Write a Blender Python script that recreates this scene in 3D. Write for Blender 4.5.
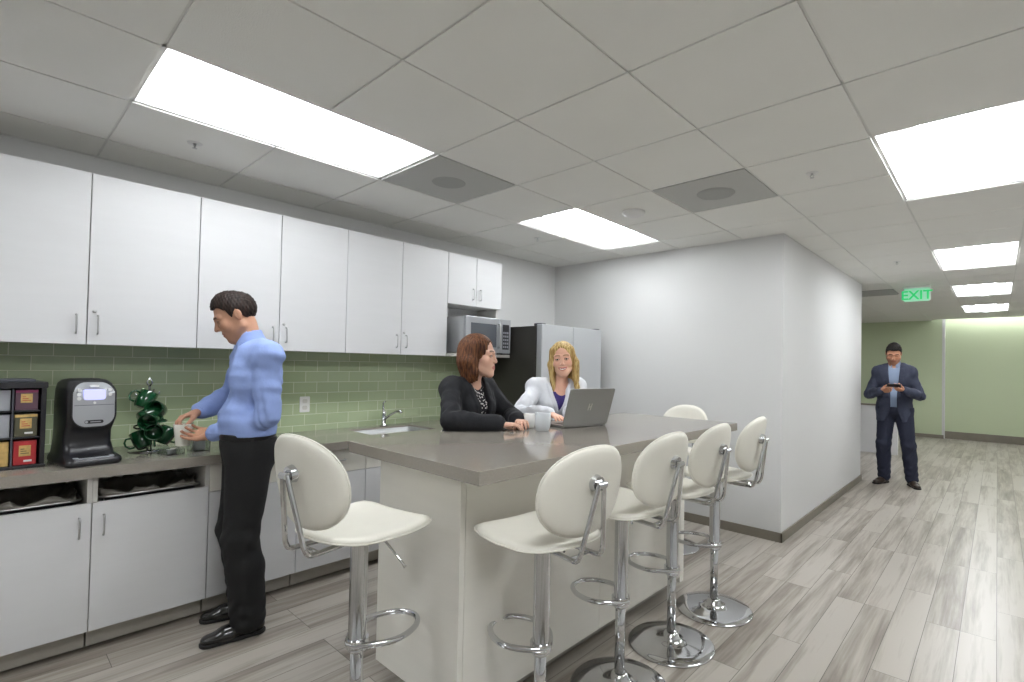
import bpy, bmesh, math, random
import numpy as np
from mathutils import Vector, Matrix

for _o in list(bpy.data.objects):
    bpy.data.objects.remove(_o)
scn = bpy.context.scene
C = scn.collection
PI = math.pi

# ------------------------------------------------------------------ camera, world, exposure
CAM_H = 1.43          # everything is in metres, z = 0 is the floor
CEIL = 2.575
cam_d = bpy.data.cameras.new('camera')
cam = bpy.data.objects.new('camera', cam_d)
C.objects.link(cam)
_yaw, _pit, _rol = 0.7259, 0.0192, 0.0199
_fw = Vector((-math.sin(_yaw)*math.cos(_pit), math.cos(_yaw)*math.cos(_pit), math.sin(_pit)))
_r = Vector((math.cos(_yaw), math.sin(_yaw), 0))
_u = _r.cross(_fw)
_r2 = _r*math.cos(_rol) + _u*math.sin(_rol)
_u2 = -_r*math.sin(_rol) + _u*math.cos(_rol)
_m = Matrix((_r2, _u2, -_fw)).transposed().to_4x4()
_m.translation = (0, 0, CAM_H)
cam.matrix_world = _m
cam_d.sensor_fit = 'HORIZONTAL'
cam_d.sensor_width = 36
cam_d.lens = 506.65*36/1024
cam_d.shift_x = -35.92/1024
cam_d.shift_y = 14.015/1024
cam_d.clip_start = 0.05
scn.camera = cam

scn.view_settings.view_transform = 'Standard'
scn.view_settings.look = 'None'
scn.view_settings.gamma = 1
scn.view_settings.exposure = 0.62
scn.view_settings.use_curve_mapping = False
world = bpy.data.worlds.new('world')
scn.world = world
world.use_nodes = True
world.node_tree.nodes['Background'].inputs[0].default_value = (0.9, 0.95, 1.0, 1)
world.node_tree.nodes['Background'].inputs[1].default_value = 0.15

LAMP = 11.0           # emission of the strip lamps in the ceiling fixtures
BASKET = 14.0          # emission of their curved diffusers

# ------------------------------------------------------------------ materials
def lin(c):
    return tuple(((v/255)/12.92 if v/255 <= 0.04045 else ((v/255+0.055)/1.055)**2.4) for v in c)

def new_mat(name):
    m = bpy.data.materials.new(name); m.use_nodes = True
    nt = m.node_tree
    return m, nt, nt.nodes['Principled BSDF']

def mat(name, rgb, rough=0.5, metal=0.0, var=0.0, vscale=8.0, bump=0.0, bscale=60.0, spec=None, coat=0.0,
        emit=None, estr=0.0, trans=0.0, alpha=None, stretch=None, ior=None, sss=0.0):
    m, nt, b = new_mat(name)
    L = nt.links.new
    c = lin(rgb)
    b.inputs['Base Color'].default_value = (*c, 1)
    b.inputs['Roughness'].default_value = rough
    b.inputs['Metallic'].default_value = metal
    if spec is not None: b.inputs['Specular IOR Level'].default_value = spec
    if coat: b.inputs['Coat Weight'].default_value = coat; b.inputs['Coat Roughness'].default_value = 0.08
    if trans: b.inputs['Transmission Weight'].default_value = trans
    if ior: b.inputs['IOR'].default_value = ior
    if sss:
        b.inputs['Subsurface Weight'].default_value = sss
        b.inputs['Subsurface Radius'].default_value = (0.01, 0.004, 0.002)
    if emit:
        b.inputs['Emission Color'].default_value = (*lin(emit), 1)
        b.inputs['Emission Strength'].default_value = estr
    tc = nt.nodes.new('ShaderNodeTexCoord')
    src = tc.outputs['Object']
    if stretch:
        mp = nt.nodes.new('ShaderNodeMapping'); mp.inputs['Scale'].default_value = stretch
        L(src, mp.inputs['Vector']); src = mp.outputs[0]
    if var:
        n = nt.nodes.new('ShaderNodeTexNoise'); n.inputs['Scale'].default_value = vscale; n.inputs['Detail'].default_value = 4
        L(src, n.inputs['Vector'])
        r = nt.nodes.new('ShaderNodeMapRange')
        r.inputs['From Min'].default_value = 0.3; r.inputs['From Max'].default_value = 0.7
        r.inputs['To Min'].default_value = 1-var; r.inputs['To Max'].default_value = 1+var
        L(n.outputs['Fac'], r.inputs['Value'])
        mx = nt.nodes.new('ShaderNodeVectorMath'); mx.operation = 'SCALE'
        mx.inputs[0].default_value = c
        L(r.outputs[0], mx.inputs['Scale'])
        L(mx.outputs[0], b.inputs['Base Color'])
    if bump:
        n2 = nt.nodes.new('ShaderNodeTexNoise'); n2.inputs['Scale'].default_value = bscale; n2.inputs['Detail'].default_value = 3
        L(src, n2.inputs['Vector'])
        bp = nt.nodes.new('ShaderNodeBump'); bp.inputs['Strength'].default_value = bump; bp.inputs['Distance'].default_value = 0.01
        L(n2.outputs['Fac'], bp.inputs['Height']); L(bp.outputs[0], b.inputs['Normal'])
    return m

def floor_mat():
    m, nt, b = new_mat('floor_planks')
    N = nt.nodes; L = nt.links.new
    tc = N.new('ShaderNodeTexCoord')
    mp = N.new('ShaderNodeMapping'); mp.inputs['Rotation'].default_value = (0, 0, PI/2)
    L(tc.outputs['Object'], mp.inputs['Vector'])
    br = N.new('ShaderNodeTexBrick')
    br.inputs['Scale'].default_value = 1; br.inputs['Brick Width'].default_value = 1.22; br.inputs['Row Height'].default_value = 0.152
    br.inputs['Mortar Size'].default_value = 0.0014; br.inputs['Mortar Smooth'].default_value = 0.2
    br.offset = 0.37; br.offset_frequency = 3
    br.inputs['Color1'].default_value = (0, 0, 0, 1); br.inputs['Color2'].default_value = (1, 1, 1, 1); br.inputs['Mortar'].default_value = (0, 0, 0, 1)
    L(mp.outputs[0], br.inputs['Vector'])
    # offset grain by plank
    sc = N.new('ShaderNodeVectorMath'); sc.operation = 'SCALE'; sc.inputs['Scale'].default_value = 9.0
    L(br.outputs['Color'], sc.inputs[0])
    ad = N.new('ShaderNodeVectorMath'); ad.operation = 'ADD'
    L(tc.outputs['Object'], ad.inputs[0]); L(sc.outputs[0], ad.inputs[1])
    mp2 = N.new('ShaderNodeMapping'); mp2.inputs['Scale'].default_value = (8.5, 0.62, 1)
    L(ad.outputs[0], mp2.inputs['Vector'])
    n1 = N.new('ShaderNodeTexNoise'); n1.inputs['Scale'].default_value = 1.4; n1.inputs['Detail'].default_value = 5; n1.inputs['Roughness'].default_value = 0.62; n1.inputs['Distortion'].default_value = 0.35
    L(mp2.outputs[0], n1.inputs['Vector'])
    mp3 = N.new('ShaderNodeMapping'); mp3.inputs['Scale'].default_value = (60, 2.2, 1)
    L(ad.outputs[0], mp3.inputs['Vector'])
    n2 = N.new('ShaderNodeTexNoise'); n2.inputs['Scale'].default_value = 1.2; n2.inputs['Detail'].default_value = 4
    L(mp3.outputs[0], n2.inputs['Vector'])
    a1 = N.new('ShaderNodeMath'); a1.operation = 'MULTIPLY_ADD'; a1.inputs[1].default_value = 0.25
    L(br.outputs['Color'], a1.inputs[0])
    m1 = N.new('ShaderNodeMath'); m1.operation = 'MULTIPLY'; m1.inputs[1].default_value = 1.15
    L(n1.outputs['Fac'], m1.inputs[0])
    m2 = N.new('ShaderNodeMath'); m2.operation = 'MULTIPLY_ADD'; m2.inputs[1].default_value = 0.32
    L(n2.outputs['Fac'], m2.inputs[0]); L(m1.outputs[0], m2.inputs[2])
    L(m2.outputs[0], a1.inputs[2])
    cr = N.new('ShaderNodeValToRGB')
    e = cr.color_ramp.elements
    e[0].position = 0.52; e[0].color = (*lin((110, 101, 91)), 1)
    e[1].position = 1.25/1.3; e[1].color = (*lin((176, 170, 161)), 1)
    x = cr.color_ramp.elements.new(0.72); x.color = (*lin((142, 134, 124)), 1)
    x = cr.color_ramp.elements.new(0.84); x.color = (*lin((160, 153, 143)), 1)
    L(a1.outputs[0], cr.inputs['Fac'])
    mx = N.new('ShaderNodeMix'); mx.data_type = 'RGBA'
    mx.inputs['B'].default_value = (*lin((78, 73, 68)), 1)
    L(br.outputs['Fac'], mx.inputs['Factor']); L(cr.outputs[0], mx.inputs['A'])
    L(mx.outputs['Result'], b.inputs['Base Color'])
    b.inputs['Roughness'].default_value = 0.33
    b.inputs['Specular IOR Level'].default_value = 0.45
    return m

def tile_mat():
    m, nt, b = new_mat('green_glass_tile')
    N = nt.nodes; L = nt.links.new
    tc = N.new('ShaderNodeTexCoord')
    sp = N.new('ShaderNodeSeparateXYZ'); L(tc.outputs['Object'], sp.inputs[0])
    cb = N.new('ShaderNodeCombineXYZ')
    sh = N.new('ShaderNodeMath'); sh.operation = 'ADD'; sh.inputs[1].default_value = -0.865
    L(sp.outputs['Z'], sh.inputs[0])
    sx = N.new('ShaderNodeMath'); sx.operation = 'ADD'; sx.inputs[1].default_value = -0.108+0.169*20
    L(sp.outputs['Y'], sx.inputs[0]); L(sx.outputs[0], cb.inputs['X']); L(sh.outputs[0], cb.inputs['Y'])
    br = N.new('ShaderNodeTexBrick')
    br.inputs['Scale'].default_value = 1; br.inputs['Brick Width'].default_value = 0.169; br.inputs['Row Height'].default_value = 0.080
    br.inputs['Mortar Size'].default_value = 0.0019; br.inputs['Mortar Smooth'].default_value = 0.2
    br.inputs['Color1'].default_value = (*lin((166, 180, 144)), 1); br.inputs['Color2'].default_value = (*lin((177, 191, 156)), 1)
    br.inputs['Mortar'].default_value = (*lin((214, 220, 196)), 1)
    L(cb.outputs[0], br.inputs['Vector'])
    L(br.outputs['Color'], b.inputs['Base Color'])
    mr = N.new('ShaderNodeMapRange'); mr.inputs['To Min'].default_value = 0.16; mr.inputs['To Max'].default_value = 0.7
    L(br.outputs['Fac'], mr.inputs['Value']); L(mr.outputs[0], b.inputs['Roughness'])
    bp = N.new('ShaderNodeBump'); bp.inputs['Strength'].default_value = 0.5; bp.inputs['Distance'].default_value = 0.002; bp.invert = True
    L(br.outputs['Fac'], bp.inputs['Height']); L(bp.outputs[0], b.inputs['Normal'])
    return m

def attr_mat(name, rough=0.5, bump=0.0, bscale=80, stretch=None, sss=0.0, spec=0.4):
    """base colour comes from the mesh's own 'tint' colours (skin, lips, brows, hair strands)"""
    m, nt, b = new_mat(name)
    N = nt.nodes; L = nt.links.new
    at = N.new('ShaderNodeAttribute'); at.attribute_name = 'tint'
    L(at.outputs['Color'], b.inputs['Base Color'])
    b.inputs['Roughness'].default_value = rough
    b.inputs['Specular IOR Level'].default_value = spec
    if sss:
        b.inputs['Subsurface Weight'].default_value = sss
        b.inputs['Subsurface Radius'].default_value = (0.012, 0.005, 0.003)
    if bump:
        tc = N.new('ShaderNodeTexCoord'); mp = N.new('ShaderNodeMapping')
        if stretch: mp.inputs['Scale'].default_value = stretch
        L(tc.outputs['Object'], mp.inputs['Vector'])
        n = N.new('ShaderNodeTexNoise'); n.inputs['Scale'].default_value = bscale; n.inputs['Detail'].default_value = 3
        L(mp.outputs[0], n.inputs['Vector'])
        bp = N.new('ShaderNodeBump'); bp.inputs['Strength'].default_value = bump; bp.inputs['Distance'].default_value = 0.006
        L(n.outputs['Fac'], bp.inputs['Height']); L(bp.outputs[0], b.inputs['Normal'])
    return m

def hair_mat(name, dark, light, scale=1.0):
    m, nt, b = new_mat(name)
    N = nt.nodes; L = nt.links.new
    tc = N.new('ShaderNodeTexCoord'); mp = N.new('ShaderNodeMapping'); mp.inputs['Scale'].default_value = (120*scale, 120*scale, 9*scale)
    L(tc.outputs['Object'], mp.inputs['Vector'])
    n = N.new('ShaderNodeTexNoise'); n.inputs['Scale'].default_value = 1; n.inputs['Detail'].default_value = 4
    L(mp.outputs[0], n.inputs['Vector'])
    cr = N.new('ShaderNodeValToRGB')
    cr.color_ramp.elements[0].position = 0.36; cr.color_ramp.elements[0].color = (*lin(dark), 1)
    cr.color_ramp.elements[1].position = 0.66; cr.color_ramp.elements[1].color = (*lin(light), 1)
    L(n.outputs['Fac'], cr.inputs['Fac']); L(cr.outputs[0], b.inputs['Base Color'])
    b.inputs['Roughness'].default_value = 0.55; b.inputs['Specular IOR Level'].default_value = 0.25
    bp = N.new('ShaderNodeBump'); bp.inputs['Strength'].default_value = 0.4; bp.inputs['Distance'].default_value = 0.003
    L(n.outputs['Fac'], bp.inputs['Height']); L(bp.outputs[0], b.inputs['Normal'])
    return m

def pattern_mat():
    m, nt, b = new_mat('black_white_print')
    N = nt.nodes; L = nt.links.new
    tc = N.new('ShaderNodeTexCoord')
    v = N.new('ShaderNodeTexVoronoi'); v.inputs['Scale'].default_value = 75; L(tc.outputs['Object'], v.inputs['Vector'])
    cr = N.new('ShaderNodeValToRGB'); cr.color_ramp.interpolation = 'CONSTANT'
    cr.color_ramp.elements[0].color = (*lin((225, 222, 220)), 1); cr.color_ramp.elements[1].position = 0.36; cr.color_ramp.elements[1].color = (*lin((30, 30, 36)), 1)
    L(v.outputs['Distance'], cr.inputs['Fac']); L(cr.outputs[0], b.inputs['Base Color'])
    b.inputs['Roughness'].default_value = 0.8
    return m

M = {}
M['ceiling'] = mat('ceiling_tile_white', (238, 238, 234), 0.9, var=0.012, vscale=3, bump=0.15, bscale=220)
M['grid'] = mat('ceiling_grid_grey', (226, 226, 222), 0.6)
M['wall'] = mat('wall_white_paint', (208, 208, 207), 0.75, var=0.008, vscale=1.5, bump=0.05, bscale=150)
M['wall_green'] = mat('wall_sage_paint', (192, 203, 170), 0.7, var=0.01, vscale=1.5)
M['floor'] = floor_mat()
M['tile'] = tile_mat()
M['base'] = mat('baseboard_grey', (122, 116, 104), 0.5, var=0.08, vscale=6)
M['lam'] = mat('cabinet_white_laminate', (213, 213, 214), 0.42, var=0.012, vscale=3, bump=0.03, bscale=90, stretch=(1, 1, 8))
M['lam_island'] = mat('island_warm_laminate', (230, 227, 218), 0.45, var=0.015, vscale=3, bump=0.03, bscale=90, stretch=(1, 1, 8))
M['lam_edge'] = mat('cabinet_body_white', (205, 203, 198), 0.55, var=0.01)
M['foot_dark'] = mat('cabinet_foot_dark', (58, 56, 54), 0.8)  # plain dark grey of the base cabinet feet
M['toe'] = mat('toe_kick_grey', (172, 168, 158), 0.45, var=0.04, vscale=10)
M['quartz'] = mat('quartz_worktop_taupe', (146, 140, 131), 0.10, var=0.05, vscale=160, spec=0.6)
M['chrome'] = mat('polished_chrome', (206, 207, 209), 0.08, 1.0)
M['satin'] = mat('satin_nickel', (200, 200, 200), 0.28, 1.0)
M['steel'] = mat('brushed_steel', (205, 207, 210), 0.38, 0.75, bump=0.05, bscale=30, stretch=(1, 1, 40))
M['sink_steel'] = mat('sink_steel', (176, 178, 178), 0.5, 0.6)
M['steel_dark'] = mat('fridge_side_charcoal', (66, 64, 60), 0.35, 0.3)
M['leather'] = mat('white_leatherette', (226, 223, 212), 0.42, var=0.01, vscale=20, bump=0.08, bscale=260)
M['black_plastic'] = mat('black_plastic', (34, 34, 38), 0.3, var=0.05)
M['black_matte'] = mat('black_matte', (26, 26, 28), 0.6)
M['grey_plastic'] = mat('grey_plastic', (150, 152, 158), 0.35)
M['dark_grey'] = mat('dark_grey_plastic', (70, 72, 80), 0.4)
M['white_plastic'] = mat('white_plastic', (226, 226, 224), 0.35)
M['silver_plastic'] = mat('silver_plastic', (172, 174, 178), 0.3, 0.55)
M['glass_dark'] = mat('dark_glass', (78, 82, 88), 0.12, spec=0.7)
M['clear'] = mat('clear_acrylic', (240, 244, 244), 0.04, trans=1.0, ior=1.45)
M['screen'] = mat('lit_display_lilac', (150, 150, 200), 0.3, emit=(176, 178, 235), estr=0.75)
M['green_mug'] = mat('green_glaze', (22, 74, 42), 0.1, coat=0.6, var=0.1, vscale=12)
M['black_mug'] = mat('black_glaze', (30, 26, 24), 0.15, coat=0.4)
M['white_ceramic'] = mat('white_ceramic', (228, 228, 226), 0.18, coat=0.3)
M['cup'] = mat('paper_cup_white', (228, 228, 218), 0.55)
M['basket'] = mat('light_diffuser', (235, 238, 240), 0.5, emit=(250, 253, 255), estr=BASKET*0.85)
M['strip'] = mat('light_strip', (255, 255, 255), 0.5, emit=(252, 254, 255), estr=LAMP*0.85)
M['basket_c'] = mat('corridor_light_diffuser', (235, 238, 240), 0.5, emit=(250, 253, 255), estr=BASKET*1.55)
M['strip_c'] = mat('corridor_light_strip', (255, 255, 255), 0.5, emit=(252, 254, 255), estr=LAMP*1.55)
M['strip_w'] = mat('wall_washer_strip', (255, 255, 255), 0.5, emit=(252, 254, 255), estr=9)
M['pan'] = mat('light_pan_white', (236, 238, 240), 0.6)
M['perf'] = mat('perforated_grey_tile', (190, 191, 188), 0.7, bump=0.25, bscale=300)
M['perf_dark'] = mat('grille_grey', (165, 166, 164), 0.6, bump=0.4, bscale=400)
M['exit_green'] = mat('exit_sign_green', (40, 190, 110), 0.3, emit=(36, 176, 100), estr=0.55)
M['exit_panel'] = mat('exit_sign_panel', (178, 215, 196), 0.2, emit=(120, 205, 160), estr=0.32)
M['liner'] = mat('bin_liner_grey', (142, 138, 130), 0.28, var=0.25, vscale=14)
M['red'] = mat('box_red', (178, 44, 48), 0.45)
M['tan'] = mat('box_tan', (196, 164, 100), 0.5, var=0.15, vscale=60)
M['purple'] = mat('box_plum', (92, 66, 80), 0.5)
M['magenta'] = mat('box_magenta', (150, 54, 100), 0.5)
M['olive'] = mat('box_olive', (84, 82, 62), 0.5)
M['laptop'] = mat('laptop_aluminium', (142, 141, 138), 0.35, 0.7)
M['logo'] = mat('logo_pale', (186, 180, 172), 0.3, 0.6)
M['shirt'] = mat('blue_shirt_cloth', (142, 163, 216), 0.8, var=0.03, vscale=30, bump=0.15, bscale=45)
M['trousers'] = mat('black_trouser_cloth', (14, 14, 16), 0.8, bump=0.2, bscale=30)
M['belt'] = mat('black_belt_leather', (18, 18, 20), 0.35)
M['shoe'] = mat('black_shoe_leather', (20, 19, 20), 0.18, coat=0.5)
M['sole'] = mat('shoe_sole', (14, 13, 13), 0.6)
M['black_blazer'] = mat('black_blazer_cloth', (20, 21, 27), 0.82, bump=0.25, bscale=40)
M['white_blazer'] = mat('white_blazer_cloth', (224, 226, 232), 0.8, bump=0.25, bscale=40)
M['purple_top'] = mat('purple_top_cloth', (62, 48, 118), 0.75)
M['print'] = pattern_mat()
M['navy'] = mat('navy_blazer_cloth', (50, 55, 74), 0.8, var=0.06, vscale=40, bump=0.2, bscale=40)
M['pale_shirt'] = mat('pale_blue_shirt', (136, 152, 178), 0.8)
M['jeans'] = mat('dark_jeans', (27, 32, 52), 0.8, bump=0.2, bscale=50)
M['brown_shoe'] = mat('brown_shoe_leather', (50, 40, 34), 0.3)
M['skin'] = attr_mat('skin', 0.5, bump=0.05, bscale=120, sss=0.06, spec=0.35)
M['eye'] = attr_mat('eye_glossy', 0.12, spec=0.6)
M['hair_man'] = hair_mat('hair_dark_brown', (22, 16, 14), (52, 38, 32), 1.3)
M['hair_far'] = hair_mat('hair_black', (14, 12, 12), (34, 28, 26), 1.3)
M['hair_auburn'] = hair_mat('hair_auburn', (58, 32, 22), (124, 80, 50))
M['hair_blonde'] = hair_mat('hair_blonde', (146, 112, 58), (222, 196, 136))

# ------------------------------------------------------------------ object helpers
def link(name, me, m=None, parent=None, smooth=False):
    o = bpy.data.objects.new(name, me); C.objects.link(o)
    if m is not None:
        for q in (m if isinstance(m, (list, tuple)) else [m]): me.materials.append(q)
    if parent is not None: o.parent = parent
    if smooth: me.polygons.foreach_set('use_smooth', [True]*len(me.polygons))
    return o

def obj(name, bm, m, parent=None, smooth=False, bevel=0.0, seg=2, loc=None, auto=None):
    bmesh.ops.recalc_face_normals(bm, faces=bm.faces)
    me = bpy.data.meshes.new(name); bm.to_mesh(me); bm.free()
    o = link(name, me, m, parent, smooth)
    if loc: o.location = loc
    if bevel:
        md = o.modifiers.new('bevel', 'BEVEL'); md.width = bevel; md.segments = seg; md.limit_method = 'ANGLE'; md.angle_limit = 0.7
        md.harden_normals = False
    if auto:
        me.polygons.foreach_set('use_smooth', [True]*len(me.polygons))
        for e in bm_edges_sharp(me, auto): me.edges[e].use_edge_sharp = True
    return o

def bm_edges_sharp(me, ang):
    b = bmesh.new(); b.from_mesh(me); b.edges.ensure_lookup_table()
    out = [e.index for e in b.edges if len(e.link_faces) != 2 or e.calc_face_angle(0) > ang]
    b.free(); return out

def tag(o, label, cat, group=None):
    o['label'] = label; o['category'] = cat
    if group: o['group'] = group
    return o

def empty(name, loc, rz=0, label=None, cat=None, group=None):
    o = bpy.data.objects.new(name, None); C.objects.link(o)
    o.location = loc; o.rotation_euler = (0, 0, rz); o.empty_display_size = 0.1
    if label: tag(o, label, cat, group)
    return o

def struct(o): o['kind'] = 'structure'; return o

def box(bm, x0, x1, y0, y1, z0, z1, mi=0):
    v = [bm.verts.new(p) for p in ((x0,y0,z0),(x1,y0,z0),(x1,y1,z0),(x0,y1,z0),(x0,y0,z1),(x1,y0,z1),(x1,y1,z1),(x0,y1,z1))]
    for f in ((3,2,1,0),(4,5,6,7),(0,1,5,4),(1,2,6,5),(2,3,7,6),(3,0,4,7)):
        fc = bm.faces.new([v[i] for i in f]); fc.material_index = mi
    return v

def B(*boxes):
    bm = bmesh.new()
    for b in boxes: box(bm, *b)
    return bm

def cyl(bm, a, b, r1, r2=None, seg=24, caps=True, mi=0):
    a = Vector(a); b = Vector(b); r2 = r1 if r2 is None else r2
    d = (b-a).normalized(); u = d.orthogonal().normalized(); w = d.cross(u)
    A = [bm.verts.new(a+(u*math.cos(t)+w*math.sin(t))*r1) for t in [2*PI*i/seg for i in range(seg)]]
    D = [bm.verts.new(b+(u*math.cos(t)+w*math.sin(t))*r2) for t in [2*PI*i/seg for i in range(seg)]]
    for i in range(seg):
        f = bm.faces.new((A[i], A[(i+1)%seg], D[(i+1)%seg], D[i])); f.material_index = mi
    if caps:
        f = bm.faces.new(A[::-1]); f.material_index = mi
        f = bm.faces.new(D); f.material_index = mi

def tube(bm, pts, r, seg=12, closed=False, mi=0):
    pts = [Vector(p) for p in pts]; n = len(pts); rings = []
    prev = None
    for i, p in enumerate(pts):
        if closed: t = (pts[(i+1)%n]-pts[i-1]).normalized()
        else: t = (pts[min(i+1, n-1)]-pts[max(i-1, 0)]).normalized()
        if prev is None: u = t.orthogonal().normalized()
        else: u = (prev - t*prev.dot(t)).normalized()
        prev = u; w = t.cross(u)
        rr = r[i] if isinstance(r, (list, tuple)) else r
        rings.append([bm.verts.new(p+(u*math.cos(a)+w*math.sin(a))*rr) for a in [2*PI*k/seg for k in range(seg)]])
    for i in range(n if closed else n-1):
        R0, R1 = rings[i], rings[(i+1)%n]
        off = 0
        if closed and i == n-1:   # best match of the last ring to the first
            off = min(range(seg), key=lambda s: (R0[0].co-R1[s].co).length)
        for k in range(seg):
            bm.faces.new((R0[k], R0[(k+1)%seg], R1[(k+1+off)%seg], R1[(k+off)%seg])).material_index = mi
    if not closed:
        bm.faces.new(rings[0][::-1]).material_index = mi; bm.faces.new(rings[-1]).material_index = mi

def round_path(pts, r, n=5, closed=False):
    pts = [Vector(p) for p in pts]; out = []
    N = len(pts)
    for i, p in enumerate(pts):
        if not closed and (i == 0 or i == N-1): out.append(p); continue
        a = pts[i-1]-p; b = pts[(i+1)%N]-p
        ra = min(r, a.length*0.49, b.length*0.49)
        A = p+a.normalized()*ra; Bq = p+b.normalized()*ra
        for k in range(n+1):
            t = k/n; out.append(A*(1-t)**2+p*2*t*(1-t)+Bq*t*t)
    return out

def lathe(bm, prof, seg=40, c=(0, 0, 0), mi=0):
    rings = []
    for r, z in prof:
        if r < 1e-5: rings.append([bm.verts.new((c[0], c[1], c[2]+z))])
        else: rings.append([bm.verts.new((c[0]+r*math.cos(t), c[1]+r*math.sin(t), c[2]+z)) for t in [2*PI*i/seg for i in range(seg)]])
    for A, D in zip(rings, rings[1:]):
        for i in range(seg):
            j = (i+1) % seg
            if len(A) == 1 and len(D) == 1: continue
            if len(A) == 1: f = (A[0], D[j], D[i])
            elif len(D) == 1: f = (A[i], A[j], D[0])
            else: f = (A[i], A[j], D[j], D[i])
            bm.faces.new(f).material_index = mi

def prism(bm, poly, axis, a, b, mi=0):
    """extrude a 2D polygon along axis (0,1,2) from a to b"""
    def mk(p, t):
        if axis == 0: return (t, p[0], p[1])
        if axis == 1: return (p[0], t, p[1])
        return (p[0], p[1], t)
    A = [bm.verts.new(mk(p, a)) for p in poly]; D = [bm.verts.new(mk(p, b)) for p in poly]
    n = len(poly)
    for i in range(n): bm.faces.new((A[i], A[(i+1)%n], D[(i+1)%n], D[i])).material_index = mi
    bm.faces.new(A[::-1]).material_index = mi; bm.faces.new(D).material_index = mi

def rrect(w, h, r, n=5, cx=0, cy=0):
    out = []
    for sx, sy, a0 in ((1, 1, 0), (-1, 1, PI/2), (-1, -1, PI), (1, -1, 3*PI/2)):
        for k in range(n+1):
            a = a0+PI/2*k/n
            out.append((cx+sx*(w/2-r)+r*math.cos(a), cy+sy*(h/2-r)+r*math.sin(a)))
    return out

def copy_tree(o, parent=None):
    c = o.copy(); C.objects.link(c)
    if parent is not None: c.parent = parent
    for ch in list(o.children): copy_tree(ch, c)
    return c

# ------------------------------------------------------------------ room shell
XL, YB, XC, YC = -3.86, 4.45, -1.337, 7.70     # cabinet wall, back wall, corridor wall and its far end
XR, YN = 1.80, -2.5                            # unseen right wall and the wall behind the camera
YG1, YG2, XG = 13.93, 14.05, -0.865            # green walls at the end
G = 0.6096; GX, GY = -1.681, 1.034

YS = 13.70                                      # front edge of the light slot over the right green wall
def wall(name, *b, m='wall'):
    return struct(obj(name, B(*b), M[m]))
struct(obj('floor', B((-6.2, XR+0.1, YN-0.1, YG2+0.1, -0.1, 0)), M['floor']))
wall('wall_left', (XL-0.1, XL, YN-0.1, YB, 0, CEIL+0.02))
wall('wall_back', (XL-0.1, XC-0.12, YB, YB+0.1, 0, CEIL+0.02))
wall('wall_corridor', (XC-0.12, XC, YB, YC, 0, CEIL+0.02))
wall('wall_passage', (-6.2, XC-0.12, YC-0.12, YC, 0, CEIL+0.02))
wall('wall_far', (-6.2, XG, YG1, YG1+0.1, 0, CEIL+0.02), m='wall_green')
wall('wall_far_right', (XG-0.03, XR, YG2, YG2+0.1, 0, CEIL+0.15), m='wall_green')
wall('wall_far_return', (XG-0.035, XG+0.012, YG1-0.006, YG2, 0, CEIL+0.02))
wall('wall_far_left', (-6.3, -6.2, YC-0.12, YG1+0.1, 0, CEIL+0.02))
wall('wall_right', (XR, XR+0.1, YN-0.1, YG2+0.1, 0, CEIL+0.02))
wall('wall_near', (XL-0.1, XR+0.1, YN-0.1, YN, 0, CEIL+0.02))
bt, bh = 0.014, 0.078
def base(name, *b): return struct(obj(name, B(*b), M['base'], bevel=0.002))
base('baseboard_back', (-3.0, XC+bt, YB-bt, YB, 0, bh))
base('baseboard_corridor', (XC, XC+bt, YB-bt, YC, 0, bh))
base('baseboard_passage', (-6.2, XC+bt, YC, YC+bt, 0, bh))
base('baseboard_far', (-6.2, XG-0.002, YG1-bt-0.006, YG1, 0, bh))
base('baseboard_far_right', (XG+0.012, XR, YG2-0.02, YG2, 0, 0.16))
base('baseboard_right', (XR-bt, XR, YN, YG2, 0, bh))
# backsplash tiles on the cabinet wall
struct(obj('trim_1', B((XL, XL+0.008, -0.62, 3.27, 0.90, 1.50)), M['tile']))
# low white half wall with a grey cap behind the far man
hw = empty('half_wall', (-1.9, 10.55, 0)); hw['kind'] = 'structure'
obj('panel', B((-3.9, 0.62, -0.06, 0.06, 0, 0.83)), M['lam'], hw)
obj('cap', B((-3.9, 0.64, -0.075, 0.075, 0.83, 0.855)), M['base'], hw, bevel=0.003)

# ------------------------------------------------------------------ ceiling: tiles lying in a two-foot grid
fixtures = []      # (column, first row) of two-by-four lamps; None row means free y
lights = [(-2, -1, 'ceiling light over the upper cabinets and the man in the blue shirt'),
          (-2, 3, 'ceiling light nearest the fridge and the inner corner of the kitchen')]
special = {(1, -2): 'vent', (3, 0): 'speaker'}
used = {(-1, -2), (0, -2), (3, -2), (4, -2)}
used |= {(-5, -2), (-4, -2)}
corr_y = [(2.863, 4.082), (5.93, 7.15), (8.52, 9.74), (11.10, 12.32), (-0.19, 1.03)]  # last pair is an unseen lamp overhead, added for fill
vent2 = (-1, 11)   # grey grille beside the corridor wall's end
bm = bmesh.new()
def region_ok(x, y):
    if y < YB: return XL < x < XR
    if y < YC: return XC < x < XR
    return -6.2 < x < XR
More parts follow.
